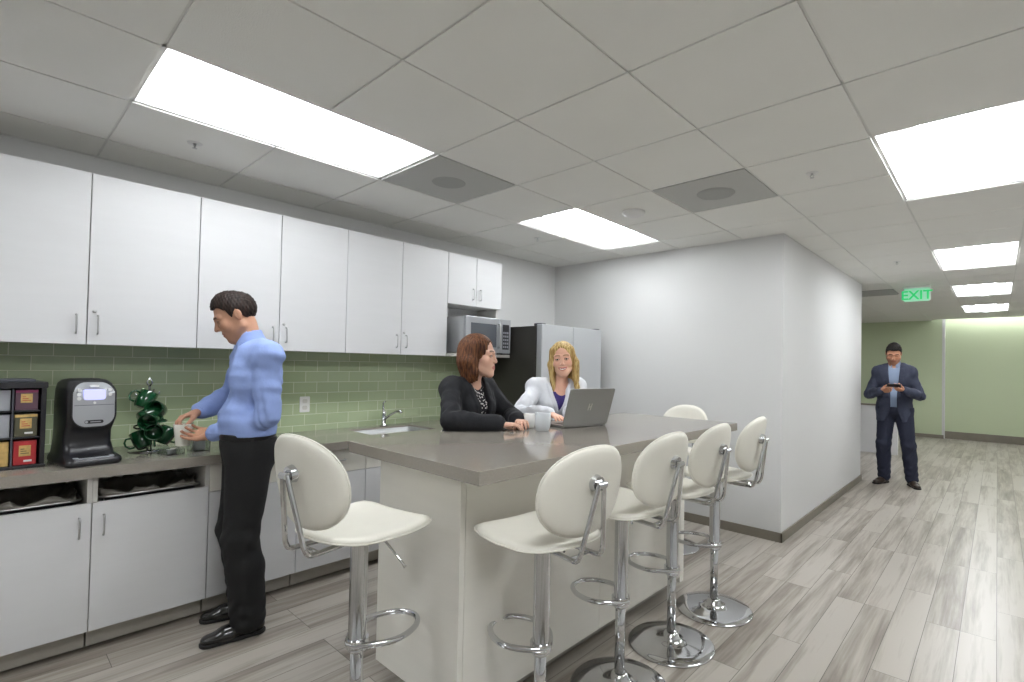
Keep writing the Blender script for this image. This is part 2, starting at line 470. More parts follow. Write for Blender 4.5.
# tiles, clipped to the rooms' outlines
rooms = [(XL, XR, YN, YB), (XC, XR, YB, YC), (-6.2, XR, YC, YG2)]
for j in range(-8, 7):
    for i in range(-7, 23):
        x0, y0 = GX+G*j, GY+G*i
        if (i, j) in special or (i, j) in used or (j == 0 and i == 12) : continue
        for rx0, rx1, ry0, ry1 in rooms:
            a0, a1 = max(x0+0.0055, rx0), min(x0+G-0.0055, rx1)
            b0, b1 = max(y0+0.0055, ry0), min(y0+G-0.0055, ry1)
            if a1-a0 < 0.02 or b1-b0 < 0.02: continue
            if x0 > XG-0.35: b1 = min(b1, YS)
            a0 = a0
            b1 = min(b1, YG1)
            if b1-b0 < 0.02: continue
            segs = [(b0, b1)]
            if j == 2:   # the corridor lamps sit between these rows
                for c0, c1 in corr_y:
                    ns = []
                    for s0, s1 in segs:
                        if s1 <= c0 or s0 >= c1: ns.append((s0, s1)); continue
                        if s0 < c0-0.02: ns.append((s0, c0-0.011))
                        if s1 > c1+0.02: ns.append((c1+0.011, s1))
                    segs = ns
            for s0, s1 in segs:
                box(bm, a0, a1, s0, s1, CEIL-0.006, CEIL+0.012, 0)
# grid bars
def bar(x0, x1, y0, y1):
    box(bm, x0, x1, y0, y1, CEIL, CEIL+0.01, 1)
for j in range(-8, 7):
    x = GX+G*j
    for rx0, rx1, ry0, ry1 in rooms:
        if rx0 < x < rx1: bar(x-0.012, x+0.012, ry0, min(ry1, YS if x > XG-0.35 else YG1))
for i in range(-7, 23):
    y = GY+G*i
    for rx0, rx1, ry0, ry1 in rooms:
        if ry0 < y < min(ry1, YS):
            segs = [(rx0, rx1)]
            cuts = []
            if i in (0, 4, -4): cuts.append((GX-2*G, GX-G))
            for c0, c1 in corr_y:
                if c0+0.01 < y < c1-0.01: cuts.append((GX+2*G, GX+3*G))
            for c0, c1 in cuts:
                ns = []
                for s0, s1 in segs:
                    if s1 <= c0 or s0 >= c1: ns.append((s0, s1)); continue
                    if s0 < c0: ns.append((s0, c0))
                    if s1 > c1: ns.append((c1, s1))
                segs = ns
            for s0, s1 in segs: bar(s0, s1, y-0.012, y+0.012)
for c0, c1 in corr_y:
    for y in (c0, c1): bar(GX+2*G, GX+3*G, y-0.012, y+0.012)
# wall angle, a thin strip round the edge, and the deck above
box(bm, XL, XL+0.02, YN, YB, CEIL-0.008, CEIL+0.01, 1)
box(bm, XL, XC, YB-0.02, YB, CEIL-0.008, CEIL+0.01, 1)
box(bm, -6.25, XR+0.05, YN-0.05, YS, CEIL+0.13, CEIL+0.2, 0)
box(bm, -6.25, XG, YS, YG2+0.1, CEIL+0.13, CEIL+0.2, 0)
box(bm, XG-0.1, XR+0.05, YS, YG2+0.1, CEIL+0.16, CEIL+0.2, 0)
struct(obj('ceiling', bm, [M['ceiling'], M['grid']]))

def light_fixture(x0, y0, label, w=G, l=2*G, lamp=''):
    """recessed two-by-four lamp: white pan, curved centre diffuser, lamp strips at both its sides"""
    root = empty('ceiling_light', (x0+w/2, y0+l/2, CEIL), 0, label, 'ceiling light', 'recessed ceiling lights')
    hw_, hl = w/2-0.012, l/2-0.012
    bm = bmesh.new()
    # pan: sloping sides up to a flat back
    d = 0.075; t = 0.045
    ring0 = [bm.verts.new(p) for p in ((-hw_, -hl, 0), (hw_, -hl, 0), (hw_, hl, 0), (-hw_, hl, 0))]
    ring1 = [bm.verts.new(p) for p in ((-hw_+t, -hl+t, d), (hw_-t, -hl+t, d), (hw_-t, hl-t, d), (-hw_+t, hl-t, d))]
    ring2 = [bm.verts.new(p) for p in ((-hw_-0.008, -hl-0.008, 0.004), (hw_+0.008, -hl-0.008, 0.004), (hw_+0.008, hl+0.008, 0.004), (-hw_-0.008, hl+0.008, 0.004))]
    ring3 = [bm.verts.new((v.co.x*1.01, v.co.y*1.01, 0.12)) for v in ring2]
    for k in range(4):
        q = (k+1) % 4
        bm.faces.new((ring0[k], ring0[q], ring1[q], ring1[k])); bm.faces.new((ring2[k], ring2[q], ring0[q], ring0[k])); bm.faces.new((ring3[k], ring3[q], ring2[q], ring2[k]))
    bm.faces.new(ring1); bm.faces.new(ring3[::-1])
    obj('pan', bm, M['pan'], root)
    # centre diffuser, a shallow barrel with rounded ends
    bm = bmesh.new(); r = 0.115; L2 = hl-0.035; rows = []
    ns = 16
    ys = [-L2, -L2+0.01, -L2+0.03, -L2+0.06, L2-0.06, L2-0.03, L2-0.01, L2]
    sc = [0.45, 0.72, 0.92, 1.0, 1.0, 0.92, 0.72, 0.45]
    for y, s in zip(ys, sc):
        rows.append([bm.verts.new((r*s*math.cos(PI+PI*k/ns), y, 0.050+0.066*s*math.sin(PI+PI*k/ns))) for k in range(ns+1)])
    for A, D in zip(rows, rows[1:]):
        for k in range(ns): bm.faces.new((A[k], A[k+1], D[k+1], D[k]))
    for A in rows: pass
    bm.faces.new(rows[0][::-1]); bm.faces.new(rows[-1])
    for A, D in zip(rows, rows[1:]): bm.faces.new((A[-1], A[0], D[0], D[-1]))
    obj('diffuser', bm, M['basket'+lamp], root, smooth=True)
    for s in (-1, 1):
        bm = bmesh.new(); cyl(bm, (s*0.135, -L2+0.05, 0.06), (s*0.135, L2-0.05, 0.06), 0.010, seg=10)
        obj('lamp_strip', bm, M['strip'+lamp], root, smooth=True)
    return root
for j, i, lab in lights: light_fixture(GX+G*j, GY+G*i, 'recessed rectangular '+lab)
light_fixture(GX+G*-2, GY+G*-5, 'unseen recessed rectangular ceiling light, added for fill behind the photographer, over the end of the counter')  # unseen fixture added as fill light, repeating the kitchen row
for (c0, c1), lab in zip(corr_y, ('recessed corridor ceiling light, largest and nearest, cut by the picture edge',
        'second recessed corridor ceiling light, nearer than the exit sign', 'third recessed corridor ceiling light beyond the exit sign',
        'last and smallest recessed corridor ceiling light before the green wall', 'unseen recessed corridor ceiling light overhead, added for fill')):
    light_fixture(GX+2*G, c0, lab, l=c1-c0, lamp='_c')

# wall washer lamp in the slot over the right green wall
t = empty('wall_washer', ((XG+XR)/2, YS+0.12, CEIL+0.1), 0, 'long bright slot light washing the green end wall', 'ceiling light')
obj('lamp_strip', B((-(XR-XG)/2+0.03, (XR-XG)/2-0.02, -0.03, 0.03, 0.0, 0.02)), M['strip_w'], t)
obj('housing', B((-(XR-XG)/2+0.02, (XR-XG)/2-0.01, -0.11, -0.09, -0.1, 0.05), (-(XR-XG)/2+0.02, (XR-XG)/2-0.01, -0.11, 0.27, 0.03, 0.05)), M['pan'], t)

def cell_panel(name, i, j, label, cat, m):
    x0, y0 = GX+G*j, GY+G*i
    r = empty(name, (x0+G/2, y0+G/2, CEIL), 0, label, cat)
    obj('panel', B((-G/2+0.011, G/2-0.011, -G/2+0.011, G/2-0.011, -0.008, 0.01)), M[m], r)
    return r
v = cell_panel('ceiling_vent', 1, -2, 'grey perforated return vent in the ceiling beside the big light', 'vent', 'perf')
bm = bmesh.new(); lathe(bm, [(0, -0.010), (0.10, -0.010), (0.105, -0.008)], 28); obj('damper', bm, M['perf_dark'], v)
v = cell_panel('ceiling_speaker', 3, 0, 'grey ceiling tile with a round speaker grille near the white wall corner', 'speaker', 'perf')
bm = bmesh.new(); lathe(bm, [(0, -0.018), (0.09, -0.018), (0.112, -0.014), (0.12, -0.008)], 36); obj('grille', bm, M['perf_dark'], v, smooth=True)
v = cell_panel('ceiling_vent', 12, 0, 'grey ceiling grille beyond the end of the corridor wall', 'vent', 'perf_dark')
bm = bmesh.new(); [box(bm, -0.28, 0.28, -0.27+0.06*k, -0.24+0.06*k, -0.014, -0.006) for k in range(10)]; obj('slats', bm, M['perf'], v)
# round smoke detector next to the second light
bm = bmesh.new(); lathe(bm, [(0, -0.036), (0.05, -0.034), (0.058, -0.026), (0.078, -0.02), (0.082, -0.012), (0.082, 0.0)], 36)
t = empty('smoke_detector', (-2.005, 3.18, CEIL-0.007), 0, 'round white smoke detector on the ceiling beside the smaller kitchen light', 'smoke detector')
obj('housing', bm, M['white_plastic'], t, smooth=True)
# sprinklers
def sprinkler(x, y, label):
    r = empty('sprinkler', (x, y, CEIL-0.007), 0, label, 'sprinkler', 'ceiling sprinklers')
    bm = bmesh.new(); lathe(bm, [(0.012, -0.004), (0.033, -0.003), (0.035, 0)], 24); obj('escutcheon', bm, M['white_plastic'], r, smooth=True)
    bm = bmesh.new(); cyl(bm, (0, 0, 0), (0, 0, -0.014), 0.007, seg=12)
    for s in (-1, 1): tube(bm, [(0.005*s, 0, -0.010), (0.010*s, 0, -0.017), (0.003*s, 0, -0.026)], 0.0022, 6)
    obj('head', bm, M['satin'], r)
    bm = bmesh.new(); cyl(bm, (0, 0, -0.026), (0, 0, -0.028), 0.011, seg=12); obj('deflector', bm, M['satin'], r)
sprinkler(-3.189, 0.737, 'small ceiling sprinkler over the upper cabinets beside the large light')
sprinkler(-0.804, 3.175, 'small ceiling sprinkler between the speaker tile and the nearest corridor light')
sprinkler(-3.098, 3.32, 'small ceiling sprinkler just left of the smaller kitchen light')
sprinkler(-0.78, 6.29, 'small ceiling sprinkler above the corridor before the exit sign')
# exit sign hanging under the ceiling
ex = empty('exit_sign', (-0.80, 8.2, CEIL-0.007), 0, 'green lit exit sign hanging from the corridor ceiling', 'exit sign')
obj('mount', B((-0.15, 0.15, -0.02, 0.02, -0.028, 0)), M['white_plastic'], ex, bevel=0.003)
bm = bmesh.new(); prism(bm, rrect(0.28, 0.175, 0.012, 4, 0, -0.118), 1, -0.004, 0.004); obj('panel', bm, M['exit_panel'], ex)
obj('end_cap', B((0.14, 0.15, -0.008, 0.008, -0.2, -0.028)), M['white_plastic'], ex)
cu = bpy.data.curves.new('exit_text', 'FONT'); cu.body = 'EXIT'; cu.size = 0.165; cu.align_x = 'CENTER'; cu.extrude = 0.003; cu.offset = 0.003
to = bpy.data.objects.new('exit_text', cu); C.objects.link(to)
bpy.context.view_layer.update()
me = bpy.data.meshes.new_from_object(to.evaluated_get(bpy.context.evaluated_depsgraph_get()))
bpy.data.objects.remove(to)
me.transform(Matrix.Translation((0, -0.008, -0.178)) @ Matrix.Rotation(PI/2, 4, 'X'))
me.materials.clear(); link('lettering', me, M['exit_green'], ex)

# ------------------------------------------------------------------ wall cabinets
def pull(root, x, y, z0, z1, m='satin', horizontal=False):
    """slim bow handle standing off a door facing +x"""
    bm = bmesh.new()
    if horizontal: pts = [(x, y-(z1-z0)/2, z0), (x+0.026, y-(z1-z0)/2, z0), (x+0.026, y+(z1-z0)/2, z0), (x, y+(z1-z0)/2, z0)]
    else: pts = [(x, y, z0), (x+0.026, y, z0), (x+0.026, y, z1), (x, y, z1)]
    tube(bm, round_path(pts, 0.012, 4), 0.0042, 8)
    return obj('handle', bm, M[m], root, smooth=True)

def door(root, xf, y0, y1, z0, z1, name='door', th=0.02):
    g = 0.0022
    return obj(name, B((xf-th, xf, y0+g, y1-g, z0, z1)), M['lam'], root, bevel=0.0012)

XU = -3.53
def upper(y0, ym, y1, z0, label, lock=True):
    r = empty('upper_cabinet', (0, 0, 0), 0, label, 'cabinet', 'white upper cabinets')
    obj('body', B((XL+0.001, XU-0.023, y0+0.001, y1-0.001, z0, 2.378)), M['lam_edge'], r)
    for a, b_, hy in ((y0, ym, ym-0.042), (ym, y1, ym+0.042)):
        d = door(r, XU, a, b_, z0-0.002, 2.382)
        pull(d, XU, hy, z0+0.055, z0+0.15)
    if lock:
        bm = bmesh.new(); cyl(bm, (XU, ym+0.028, z0+0.172), (XU+0.006, ym+0.028, z0+0.172), 0.009, seg=14); obj('lock', bm, M['satin'], r, smooth=True)
    return r
upper(-1.07, -0.585, -0.10, 1.49, 'white upper cabinet at the near end of the row, out of the picture')
upper(-0.10, 0.374, 0.857, 1.49, 'white double-door upper cabinet above the black coffee machine')
upper(0.857, 1.313, 1.768, 1.49, 'white double-door upper cabinet behind the head of the man in blue shirt')
upper(1.768, 2.222, 2.668, 1.49, 'white double-door upper cabinet between the man and the microwave')
n = upper(2.668, 2.985, 3.295, 1.945, 'small white upper cabinet over the microwave', lock=False)
obj('side_panel', B((XL+0.001, XU-0.05, 3.275, 3.294, 1.52, 1.944)), M['lam_edge'], n)
obj('shelf', B((XL+0.001, -3.40, 2.669, 3.294, 1.488, 1.514)), M['lam_edge'], n, bevel=0.001)

# microwave on that shelf
mw = empty('microwave', (-3.6, 2.98, 1.5145), 0, 'stainless steel microwave on the shelf under the small cabinet', 'microwave')
XM = -3.36+3.6
y0, y1 = 2.735-2.98, 3.262-2.98
obj('body', B((-0.22, XM-0.035, y0, y1, 0.012, 0.318)), M['steel'], mw, bevel=0.004)
for yy in (y0+0.03, y1-0.03):
    for xx in (-0.18, XM-0.08):
        bm = bmesh.new(); cyl(bm, (xx, yy, 0), (xx, yy, 0.014), 0.012, seg=12); obj('foot', bm, M['black_plastic'], mw)
ysp = y0+0.395
dr = obj('door', B((XM-0.034, XM, y0, ysp, 0.010, 0.32)), M['silver_plastic'], mw, bevel=0.004)
obj('window', B((XM-0.002, XM+0.0015, y0+0.055, ysp-0.045, 0.06, 0.265)), M['glass_dark'], dr)
bm = bmesh.new(); tube(bm, round_path([(XM, ysp-0.022, 0.06), (XM+0.03, ysp-0.022, 0.06), (XM+0.03, ysp-0.022, 0.27), (XM, ysp-0.022, 0.27)], 0.015, 4), 0.006, 8); obj('handle', bm, M['satin'], dr, smooth=True)
cp = obj('control_panel', B((XM-0.034, XM, ysp+0.002, y1, 0.010, 0.32)), M['silver_plastic'], mw, bevel=0.004)
obj('keypad', B((XM-0.002, XM+0.0015, ysp+0.03, y1-0.022, 0.045, 0.272)), M['black_plastic'], cp)
bm = bmesh.new()
for a in range(3):
    for b_ in range(5): box(bm, XM+0.001, XM+0.003, ysp+0.037+a*0.024, ysp+0.053+a*0.024, 0.06+b_*0.032, 0.078+b_*0.032)
obj('buttons', bm, M['grey_plastic'], cp)

# ------------------------------------------------------------------ base cabinets
XD = -3.25
def base_cab(y0, y1, kind, label, hy=None):
    r = empty('base_cabinet', (0, 0, 0), 0, label, 'cabinet', 'white base cabinets')
    top = 0.848
    t = 0.019
    if kind == 'bin':
        obj('body', B((XL+0.01, XD-0.022, y0+0.0005, y0+t, 0.105, top), (XL+0.01, XD-0.022, y1-t, y1-0.0005, 0.105, top), (XL+0.01, XL+0.02, y0+t, y1-t, 0.105, top), (XL+0.02, XD-0.022, y0+t, y1-t, 0.105, 0.125),
            (XD-0.022, XD, y0+0.0005, y0+t, 0.725, top), (XD-0.022, XD, y1-t, y1-0.0005, 0.725, top), (XD-0.03, XD, y0+t, y1-t, 0.838, top)), M['lam_edge'], r)
        d = door(r, XD, y0, y1, 0.11, 0.722)
        pull(d, XD, hy, 0.565, 0.66)
    else:
        obj('body', B((XL+0.01, XD-0.023, y0+0.0005, y1-0.0005, 0.105, top)), M['lam_edge'], r)
        d = door(r, XD, y0, y1, 0.11, 0.688)
        pull(d, XD, hy, 0.565, 0.66) if hy is not None else None
        w = obj('drawer', B((XD-0.02, XD, y0+0.0022, y1-0.0022, 0.693, 0.843)), M['lam_island'], r, bevel=0.0012)
        pull(w, XD, (y0+y1)/2+0.03, 0.775, 0.775+0.09, horizontal=True)
    obj('toe_kick', B((XL+0.01, XD-0.075, y0+0.004, y1-0.004, 0.012, 0.105)), M['toe'], r)
    for yy in (y0+0.06, y1-0.06):
        for xx in (XD-0.12, XL+0.1):
            bm = bmesh.new(); cyl(bm, (xx, yy, 0), (xx, yy, 0.012), 0.02, seg=12); obj('foot', bm, M['foot_dark'], r)
    return r
base_cab(-0.585, -0.10, 'std', 'white base cabinet at the near end of the counter, out of the picture', -0.14)
base_cab(-0.10, 0.387, 'bin', 'white base cabinet with an open bin slot below the tea rack, at picture edge', 0.343)
base_cab(0.387, 0.870, 'bin', 'white base cabinet with an open bin slot below the coffee machine', 0.431)
base_cab(0.870, 1.344, 'std', 'white base cabinet with drawer directly behind the legs of the man', 1.30)
base_cab(1.344, 1.797, 'std', 'white base cabinet with drawer seen through the leftmost bar stool')
base_cab(1.797, 2.26, 'std', 'white base cabinet under the sink beside the island corner')
base_cab(2.26, 2.73, 'std', 'white base cabinet right of the sink, hidden behind the island')
base_cab(2.73, 3.20, 'std', 'white base cabinet next to the fridge, hidden behind the island')
# bins showing in the slots
for y0, lab in ((-0.08, 'rubbish bin with grey liner in the slot under the tea rack'), (0.41, 'rubbish bin with grey liner in the slot under the coffee machine')):
    r = empty('waste_bin', (XD-0.26, y0+0.22, 0.125), 0, lab, 'bin')
    bm = bmesh.new()
    prism_out = rrect(0.40, 0.40, 0.04, 5); prism_in = rrect(0.385, 0.385, 0.035, 5)
    n_ = len(prism_out)
    A = [bm.verts.new((x*0.85, y*0.85, 0)) for x, y in prism_out]; Bq = [bm.verts.new((x, y, 0.60)) for x, y in prism_out]
    Cq = [bm.verts.new((x, y, 0.60)) for x, y in prism_in]; D = [bm.verts.new((x*0.85, y*0.85, 0.01)) for x, y in prism_in]
    for R0, R1 in ((A, Bq), (Bq, Cq), (Cq, D)):
        for k in range(n_): bm.faces.new((R0[k], R0[(k+1) % n_], R1[(k+1) % n_], R1[k]))
    bm.faces.new(A[::-1]); bm.faces.new(D)
    obj('container', bm, M['black_plastic'], r, smooth=False)
    rnd = random.Random(int(y0*100)+5)
    bm = bmesh.new(); n_ = 56; rings = []
    for q, (s, z) in enumerate(((1.0, 0.50), (1.03, 0.598), (1.055, 0.615), (1.03, 0.628), (0.93, 0.60), (0.80, 0.57), (0.5, 0.50), (0.2, 0.46))):
        ring = []
        for k in range(n_):
            a = 2*PI*k/n_; ca, sa = math.cos(a), math.sin(a)
            rr = 0.2/max(abs(ca), abs(sa))**0.8
            w = 0.012*math.sin(a*9+q)+rnd.uniform(-0.012, 0.012)
            ring.append(bm.verts.new(((rr*s+w*(q > 2))*ca*0.97, (rr*s+w*(q > 2))*sa, z+(w*1.2 if 2 < q < 7 else 0))))
        rings.append(ring)
    for R0, R1 in zip(rings, rings[1:]):
        for k in range(n_): bm.faces.new((R0[k], R0[(k+1) % n_], R1[(k+1) % n_], R1[k]))
    bm.faces.new(rings[-1])
    obj('bin_liner', bm, M['liner'], r, smooth=True)
    bm = bmesh.new(); tube(bm, [(x*1.03, y*1.07, 0.606) for x, y in prism_out], 0.006, 8, closed=True); obj('rim_wire', bm, M['satin'], r, smooth=True)

# worktop along the wall, with the sink cut out of it
XF = -3.205
sk = (-3.735, -3.36, 1.90, 2.46)
wt = obj('worktop', B((XL+0.0085, XF, -0.60, sk[2], 0.850, 0.9), (XL+0.0085, XF, sk[3], 3.215, 0.850, 0.9), (XL+0.0085, sk[0], sk[2], sk[3], 0.850, 0.9), (sk[1], XF, sk[2], sk[3], 0.850, 0.9)), M['quartz'])
tag(wt, 'long taupe quartz worktop on the base cabinets along the tiled wall', 'worktop')
sn = empty('sink', ((sk[0]+sk[1])/2, (sk[2]+sk[3])/2, 0.65), 0, 'stainless steel undermount sink in the worktop by the island', 'sink')
hx, hy = (sk[1]-sk[0])/2, (sk[3]-sk[2])/2
bm = bmesh.new()
O = [bm.verts.new((x, y, 0.235)) for x, y in rrect(2*hx-0.001, 2*hy-0.001, 0.02, 4)]
I = [bm.verts.new((x, y, 0.232)) for x, y in rrect(2*hx-0.012, 2*hy-0.012, 0.03, 4)]
W = [bm.verts.new((x, y, 0.03)) for x, y in rrect(2*hx-0.03, 2*hy-0.03, 0.05, 4)]
Z = [bm.verts.new((x, y, 0.018)) for x, y in rrect(2*hx-0.09, 2*hy-0.09, 0.05, 4)]
n_ = len(O)
for R0, R1 in ((O, I), (I, W), (W, Z)):
    for k in range(n_): bm.faces.new((R0[k], R0[(k+1) % n_], R1[(k+1) % n_], R1[k]))
bm.faces.new(Z)
obj('bowl', bm, M['sink_steel'], sn, smooth=True)
bm = bmesh.new(); lathe(bm, [(0.0, 0.019), (0.03, 0.019), (0.042, 0.023), (0.044, 0.018)], 24); obj('drain', bm, M['chrome'], sn, smooth=True)
# faucet
fc = empty('faucet', (-3.785, 2.24, 0.9), 0, 'chrome single-lever faucet behind the sink', 'faucet')
bm = bmesh.new(); lathe(bm, [(0, 0), (0.028, 0), (0.028, 0.006), (0.018, 0.012), (0.016, 0.10), (0.015, 0.118), (0, 0.122)], 24)
obj('body', bm, M['chrome'], fc, smooth=True)
bm = bmesh.new(); tube(bm, [(0.01, 0.0, 0.055), (0.06, 0.022, 0.095), (0.115, 0.045, 0.125), (0.15, 0.06, 0.13), (0.158, 0.063, 0.112)], [0.010, 0.0095, 0.009, 0.012, 0.012], 14); obj('spout', bm, M['chrome'], fc, smooth=True)
bm = bmesh.new(); tube(bm, [(0, 0, 0.115), (-0.004, -0.004, 0.15), (-0.012, 0.0, 0.19), (0.006, 0.01, 0.202)], [0.013, 0.008, 0.0065, 0.006], 10); obj('lever', bm, M['chrome'], fc, smooth=True)
# outlet
ol = empty('wall_outlet', (XL+0.008, 1.626, 1.10), 0, 'white power outlet on the green tiles', 'outlet')
bm = bmesh.new(); prism(bm, rrect(0.072, 0.116, 0.006, 3), 0, 0, 0.006); obj('plate', bm, M['white_plastic'], ol)
bm = bmesh.new()
for s in (-1, 1): prism(bm, rrect(0.034, 0.03, 0.01, 4, 0, s*0.024), 0, 0.005, 0.0085)
obj('socket', bm, M['lam_edge'], ol)

# ------------------------------------------------------------------ fridge
fr = empty('fridge', (-3.42, 3.735, 0), 0, 'stainless steel side-by-side fridge with charcoal side beside the white wall', 'fridge')
FX = -3.0+3.42; fy0, fy1 = -0.437, 0.46
obj('body', B((-0.40, FX-0.075, fy0, fy1, 0.02, 1.775)), M['steel_dark'], fr, bevel=0.004)
for a, b_, s in ((fy0, 0.002, 1), (0.006, fy1, -1)):
    d = obj('door', B((FX-0.068, FX, a, b_-0.002, 0.07, 1.79)), M['steel'], fr, bevel=0.008, seg=3)
    hy_ = b_-0.045 if s == 1 else a+0.045
    bm = bmesh.new(); tube(bm, round_path([(FX, hy_, 0.55), (FX+0.045, hy_, 0.55), (FX+0.045, hy_, 1.05), (FX, hy_, 1.05)], 0.03, 5), 0.010, 10)
    obj('handle', bm, M['satin'], d, smooth=True)
obj('kick_grille', B((FX-0.11, FX-0.075, fy0+0.01, fy1-0.01, 0.0, 0.066)), M['dark_grey'], fr)
for yy in (fy0+0.04, fy1-0.04): obj('hinge_cover', B((FX-0.11, FX-0.02, yy-0.03, yy+0.03, 1.776, 1.80)), M['dark_grey'], fr, bevel=0.004)

# ------------------------------------------------------------------ island
IX0, IX1, IY0, IY1, IT = -2.235, -1.320, 1.148, 3.44, 1.06
it = obj('island_worktop', B((IX0, IX1, IY0, IY1, IT-0.050, IT)), M['quartz'], bevel=0.002)
tag(it, 'big taupe quartz island worktop with the laptop and mugs on it', 'worktop')
ib = empty('island', (0, 0, 0), 0, 'white laminate kitchen island base under the taupe top', 'kitchen island')
bx0, bx1, by0, by1 = -2.09, -1.515, 1.228, 3.02
obj('end_panel', B((bx0, bx1+0.0, by0, by0+0.025, 0.09, IT-0.051)), M['lam_island'], ib, bevel=0.001)
ls = [by0+0.027, 2.14, by1]
for a, b_ in zip(ls, ls[1:]): obj('side_panel', B((bx1-0.02, bx1, a, b_-0.002, 0.09, IT-0.051)), M['lam_island'], ib, bevel=0.001)
obj('carcass', B((-1.93, bx1-0.021, by0+0.026, by1, 0.09, IT-0.051)), M['lam_edge'], ib)
obj('toe_kick', B((-1.90, bx1-0.085, by0+0.08, by1-0.02, 0.0, 0.089)), M['toe'], ib)
obj('support_leg', B((-2.05, -1.575, by1+0.12, by1+0.17, 0.0, IT-0.051)), M['lam_island'], ib, bevel=0.002)

# ------------------------------------------------------------------ bar stools
def make_stool(label, group='white bar stools'):
    r = empty('bar_stool', (0, 0, 0), 0, label, 'bar stool', group)
    bm = bmesh.new(); lathe(bm, [(0, 0), (0.216, 0), (0.220, 0.004), (0.213, 0.010), (0.15, 0.014), (0.09, 0.019), (0.055, 0.028), (0.042, 0.042), (0.036, 0.062), (0.026, 0.066), (0, 0.066)], 56)
    obj('base', bm, M['chrome'], r, smooth=True)
    bm = bmesh.new(); cyl(bm, (0, 0, 0.06), (0, 0, 0.42), 0.0225, seg=28); obj('piston', bm, M['chrome'], r, smooth=True)
    bm = bmesh.new(); lathe(bm, [(0.0225, 0.355), (0.031, 0.355), (0.0325, 0.357), (0.0325, 0.363), (0.031, 0.366), (0.031, 0.745), (0.045, 0.755), (0.045, 0.765), (0, 0.765)], 32); obj('column', bm, M['chrome'], r, smooth=True, auto=0.6)
    # seat: a pad with a raised front lip and a dip in the middle
    bm = bmesh.new()
    NR, NA = 9, 48
    def zt(x, y): return 0.810 + 0.022*max(0, (y+0.02)/0.2)**2 + 0.012*(x/0.2)**2 + 0.018*max(0, (-y-0.08)/0.12)**2
    def outline(a):
        ca, sa = math.cos(a), math.sin(a)
        p = 6.5 if sa > 0 else 2.8
        rr = (abs(ca)**p+abs(sa)**p)**(-1/p)
        w = 0.212 if sa > 0 else 0.205-0.02*abs(sa)
        return rr*ca*w*(1+0.05*max(0, sa)), rr*sa*(0.178 if sa > 0 else 0.195)
    top = [[bm.verts.new((0, 0, zt(0, 0)))]]; bot = [[bm.verts.new((0, 0, zt(0, 0)-0.028))]]
    for k in range(1, NR+1):
        s = k/NR; T = []; D = []
        for i in range(NA):
            x, y = outline(2*PI*i/NA); x *= s; y *= s
            e = (1-max(0, (s-0.86)/0.14)**2)
            T.append(bm.verts.new((x, y, zt(x, y)-0.012*(1-e)))); D.append(bm.verts.new((x*0.985, y*0.985, zt(x, y)-0.028+0.009*(1-e))))
        top.append(T); bot.append(D)
    for lay, sgn in ((top, 1), (bot, -1)):
        for k in range(NR):
            for i in range(NA):
                j = (i+1) % NA
                if k == 0: f = [lay[0][0], lay[1][i], lay[1][j]]
                else: f = [lay[k][i], lay[k+1][i], lay[k+1][j], lay[k][j]]
                bm.faces.new(f if sgn > 0 else f[::-1])
    for i in range(NA): bm.faces.new((top[-1][i], bot[-1][i], bot[-1][(i+1) % NA], top[-1][(i+1) % NA]))
    st = obj('seat', bm, M['leather'], r, smooth=True)
    bm = bmesh.new(); pts = []
    for i in range(NA):
        x, y = outline(2*PI*i/NA); pts.append((x*1.0, y*1.0, zt(x, y)-0.019))
    tube(bm, pts, 0.0035, 6, closed=True); obj('piping', bm, M['leather'], st, smooth=True)
    # backrest: oval pad, dished, leaning back a little
    bm = bmesh.new(); rows = []
    W_, H_ = 0.203, 0.157; tilt = 0.16
    def bp(x, h, d):
        curve = -0.030+0.045*(x/W_)**2          # wraps forward at the sides
        return (x, -0.205+curve+d-math.sin(tilt)*h, 1.003+math.cos(tilt)*h)
    prof = [(0.0, 0.0), (0.35, 0), (0.65, 0), (0.85, 0), (0.95, 0.004), (0.99, 0.009), (1.0, 0.016), (0.99, 0.023), (0.95, 0.028), (0.85, 0.032), (0.65, 0.034), (0.35, 0.036), (0.0, 0.036)]
    for s, d in prof:
        if s == 0: rows.append([bm.verts.new(bp(0, 0, d-0.018))])
        else:
            ring = []
            for i in range(48):
                a = 2*PI*i/48; p = 2.25
                ca, sa = math.cos(a), math.sin(a); rr = (abs(ca)**p+abs(sa)**p)**(-1/p)
                ring.append(bm.verts.new(bp(rr*ca*W_*s, rr*sa*H_*s, d-0.018)))
            rows.append(ring)
    for A, D in zip(rows, rows[1:]):
        for i in range(48):
            j = (i+1) % 48
            if len(A) == 1: f = (A[0], D[j], D[i])
            elif len(D) == 1: f = (A[i], A[j], D[0])
            else: f = (A[i], A[j], D[j], D[i])
            bm.faces.new(f)
    bk = obj('backrest', bm, M['leather'], r, smooth=True)
    bm = bmesh.new(); tube(bm, [bp((abs(math.cos(a))**2.25+abs(math.sin(a))**2.25)**(-1/2.25)*math.cos(a)*W_*1.003, (abs(math.cos(a))**2.25+abs(math.sin(a))**2.25)**(-1/2.25)*math.sin(a)*H_*1.003, -0.002) for a in [2*PI*i/48 for i in range(48)]], 0.0035, 6, closed=True)
    obj('piping', bm, M['leather'], bk, smooth=True)
    # bracket: boss on the back, two rods down and under the seat
    bm = bmesh.new()
    bpz = 1.035; by = -0.205-0.030-0.018-math.sin(tilt)*(bpz-0.985)
    cyl(bm, (0, by+0.004, bpz), (0, by-0.016, bpz-0.002), 0.030, 0.026, seg=24)
    cyl(bm, (-0.018, by-0.026, bpz-0.004), (0.018, by-0.026, bpz-0.004), 0.012, seg=16)
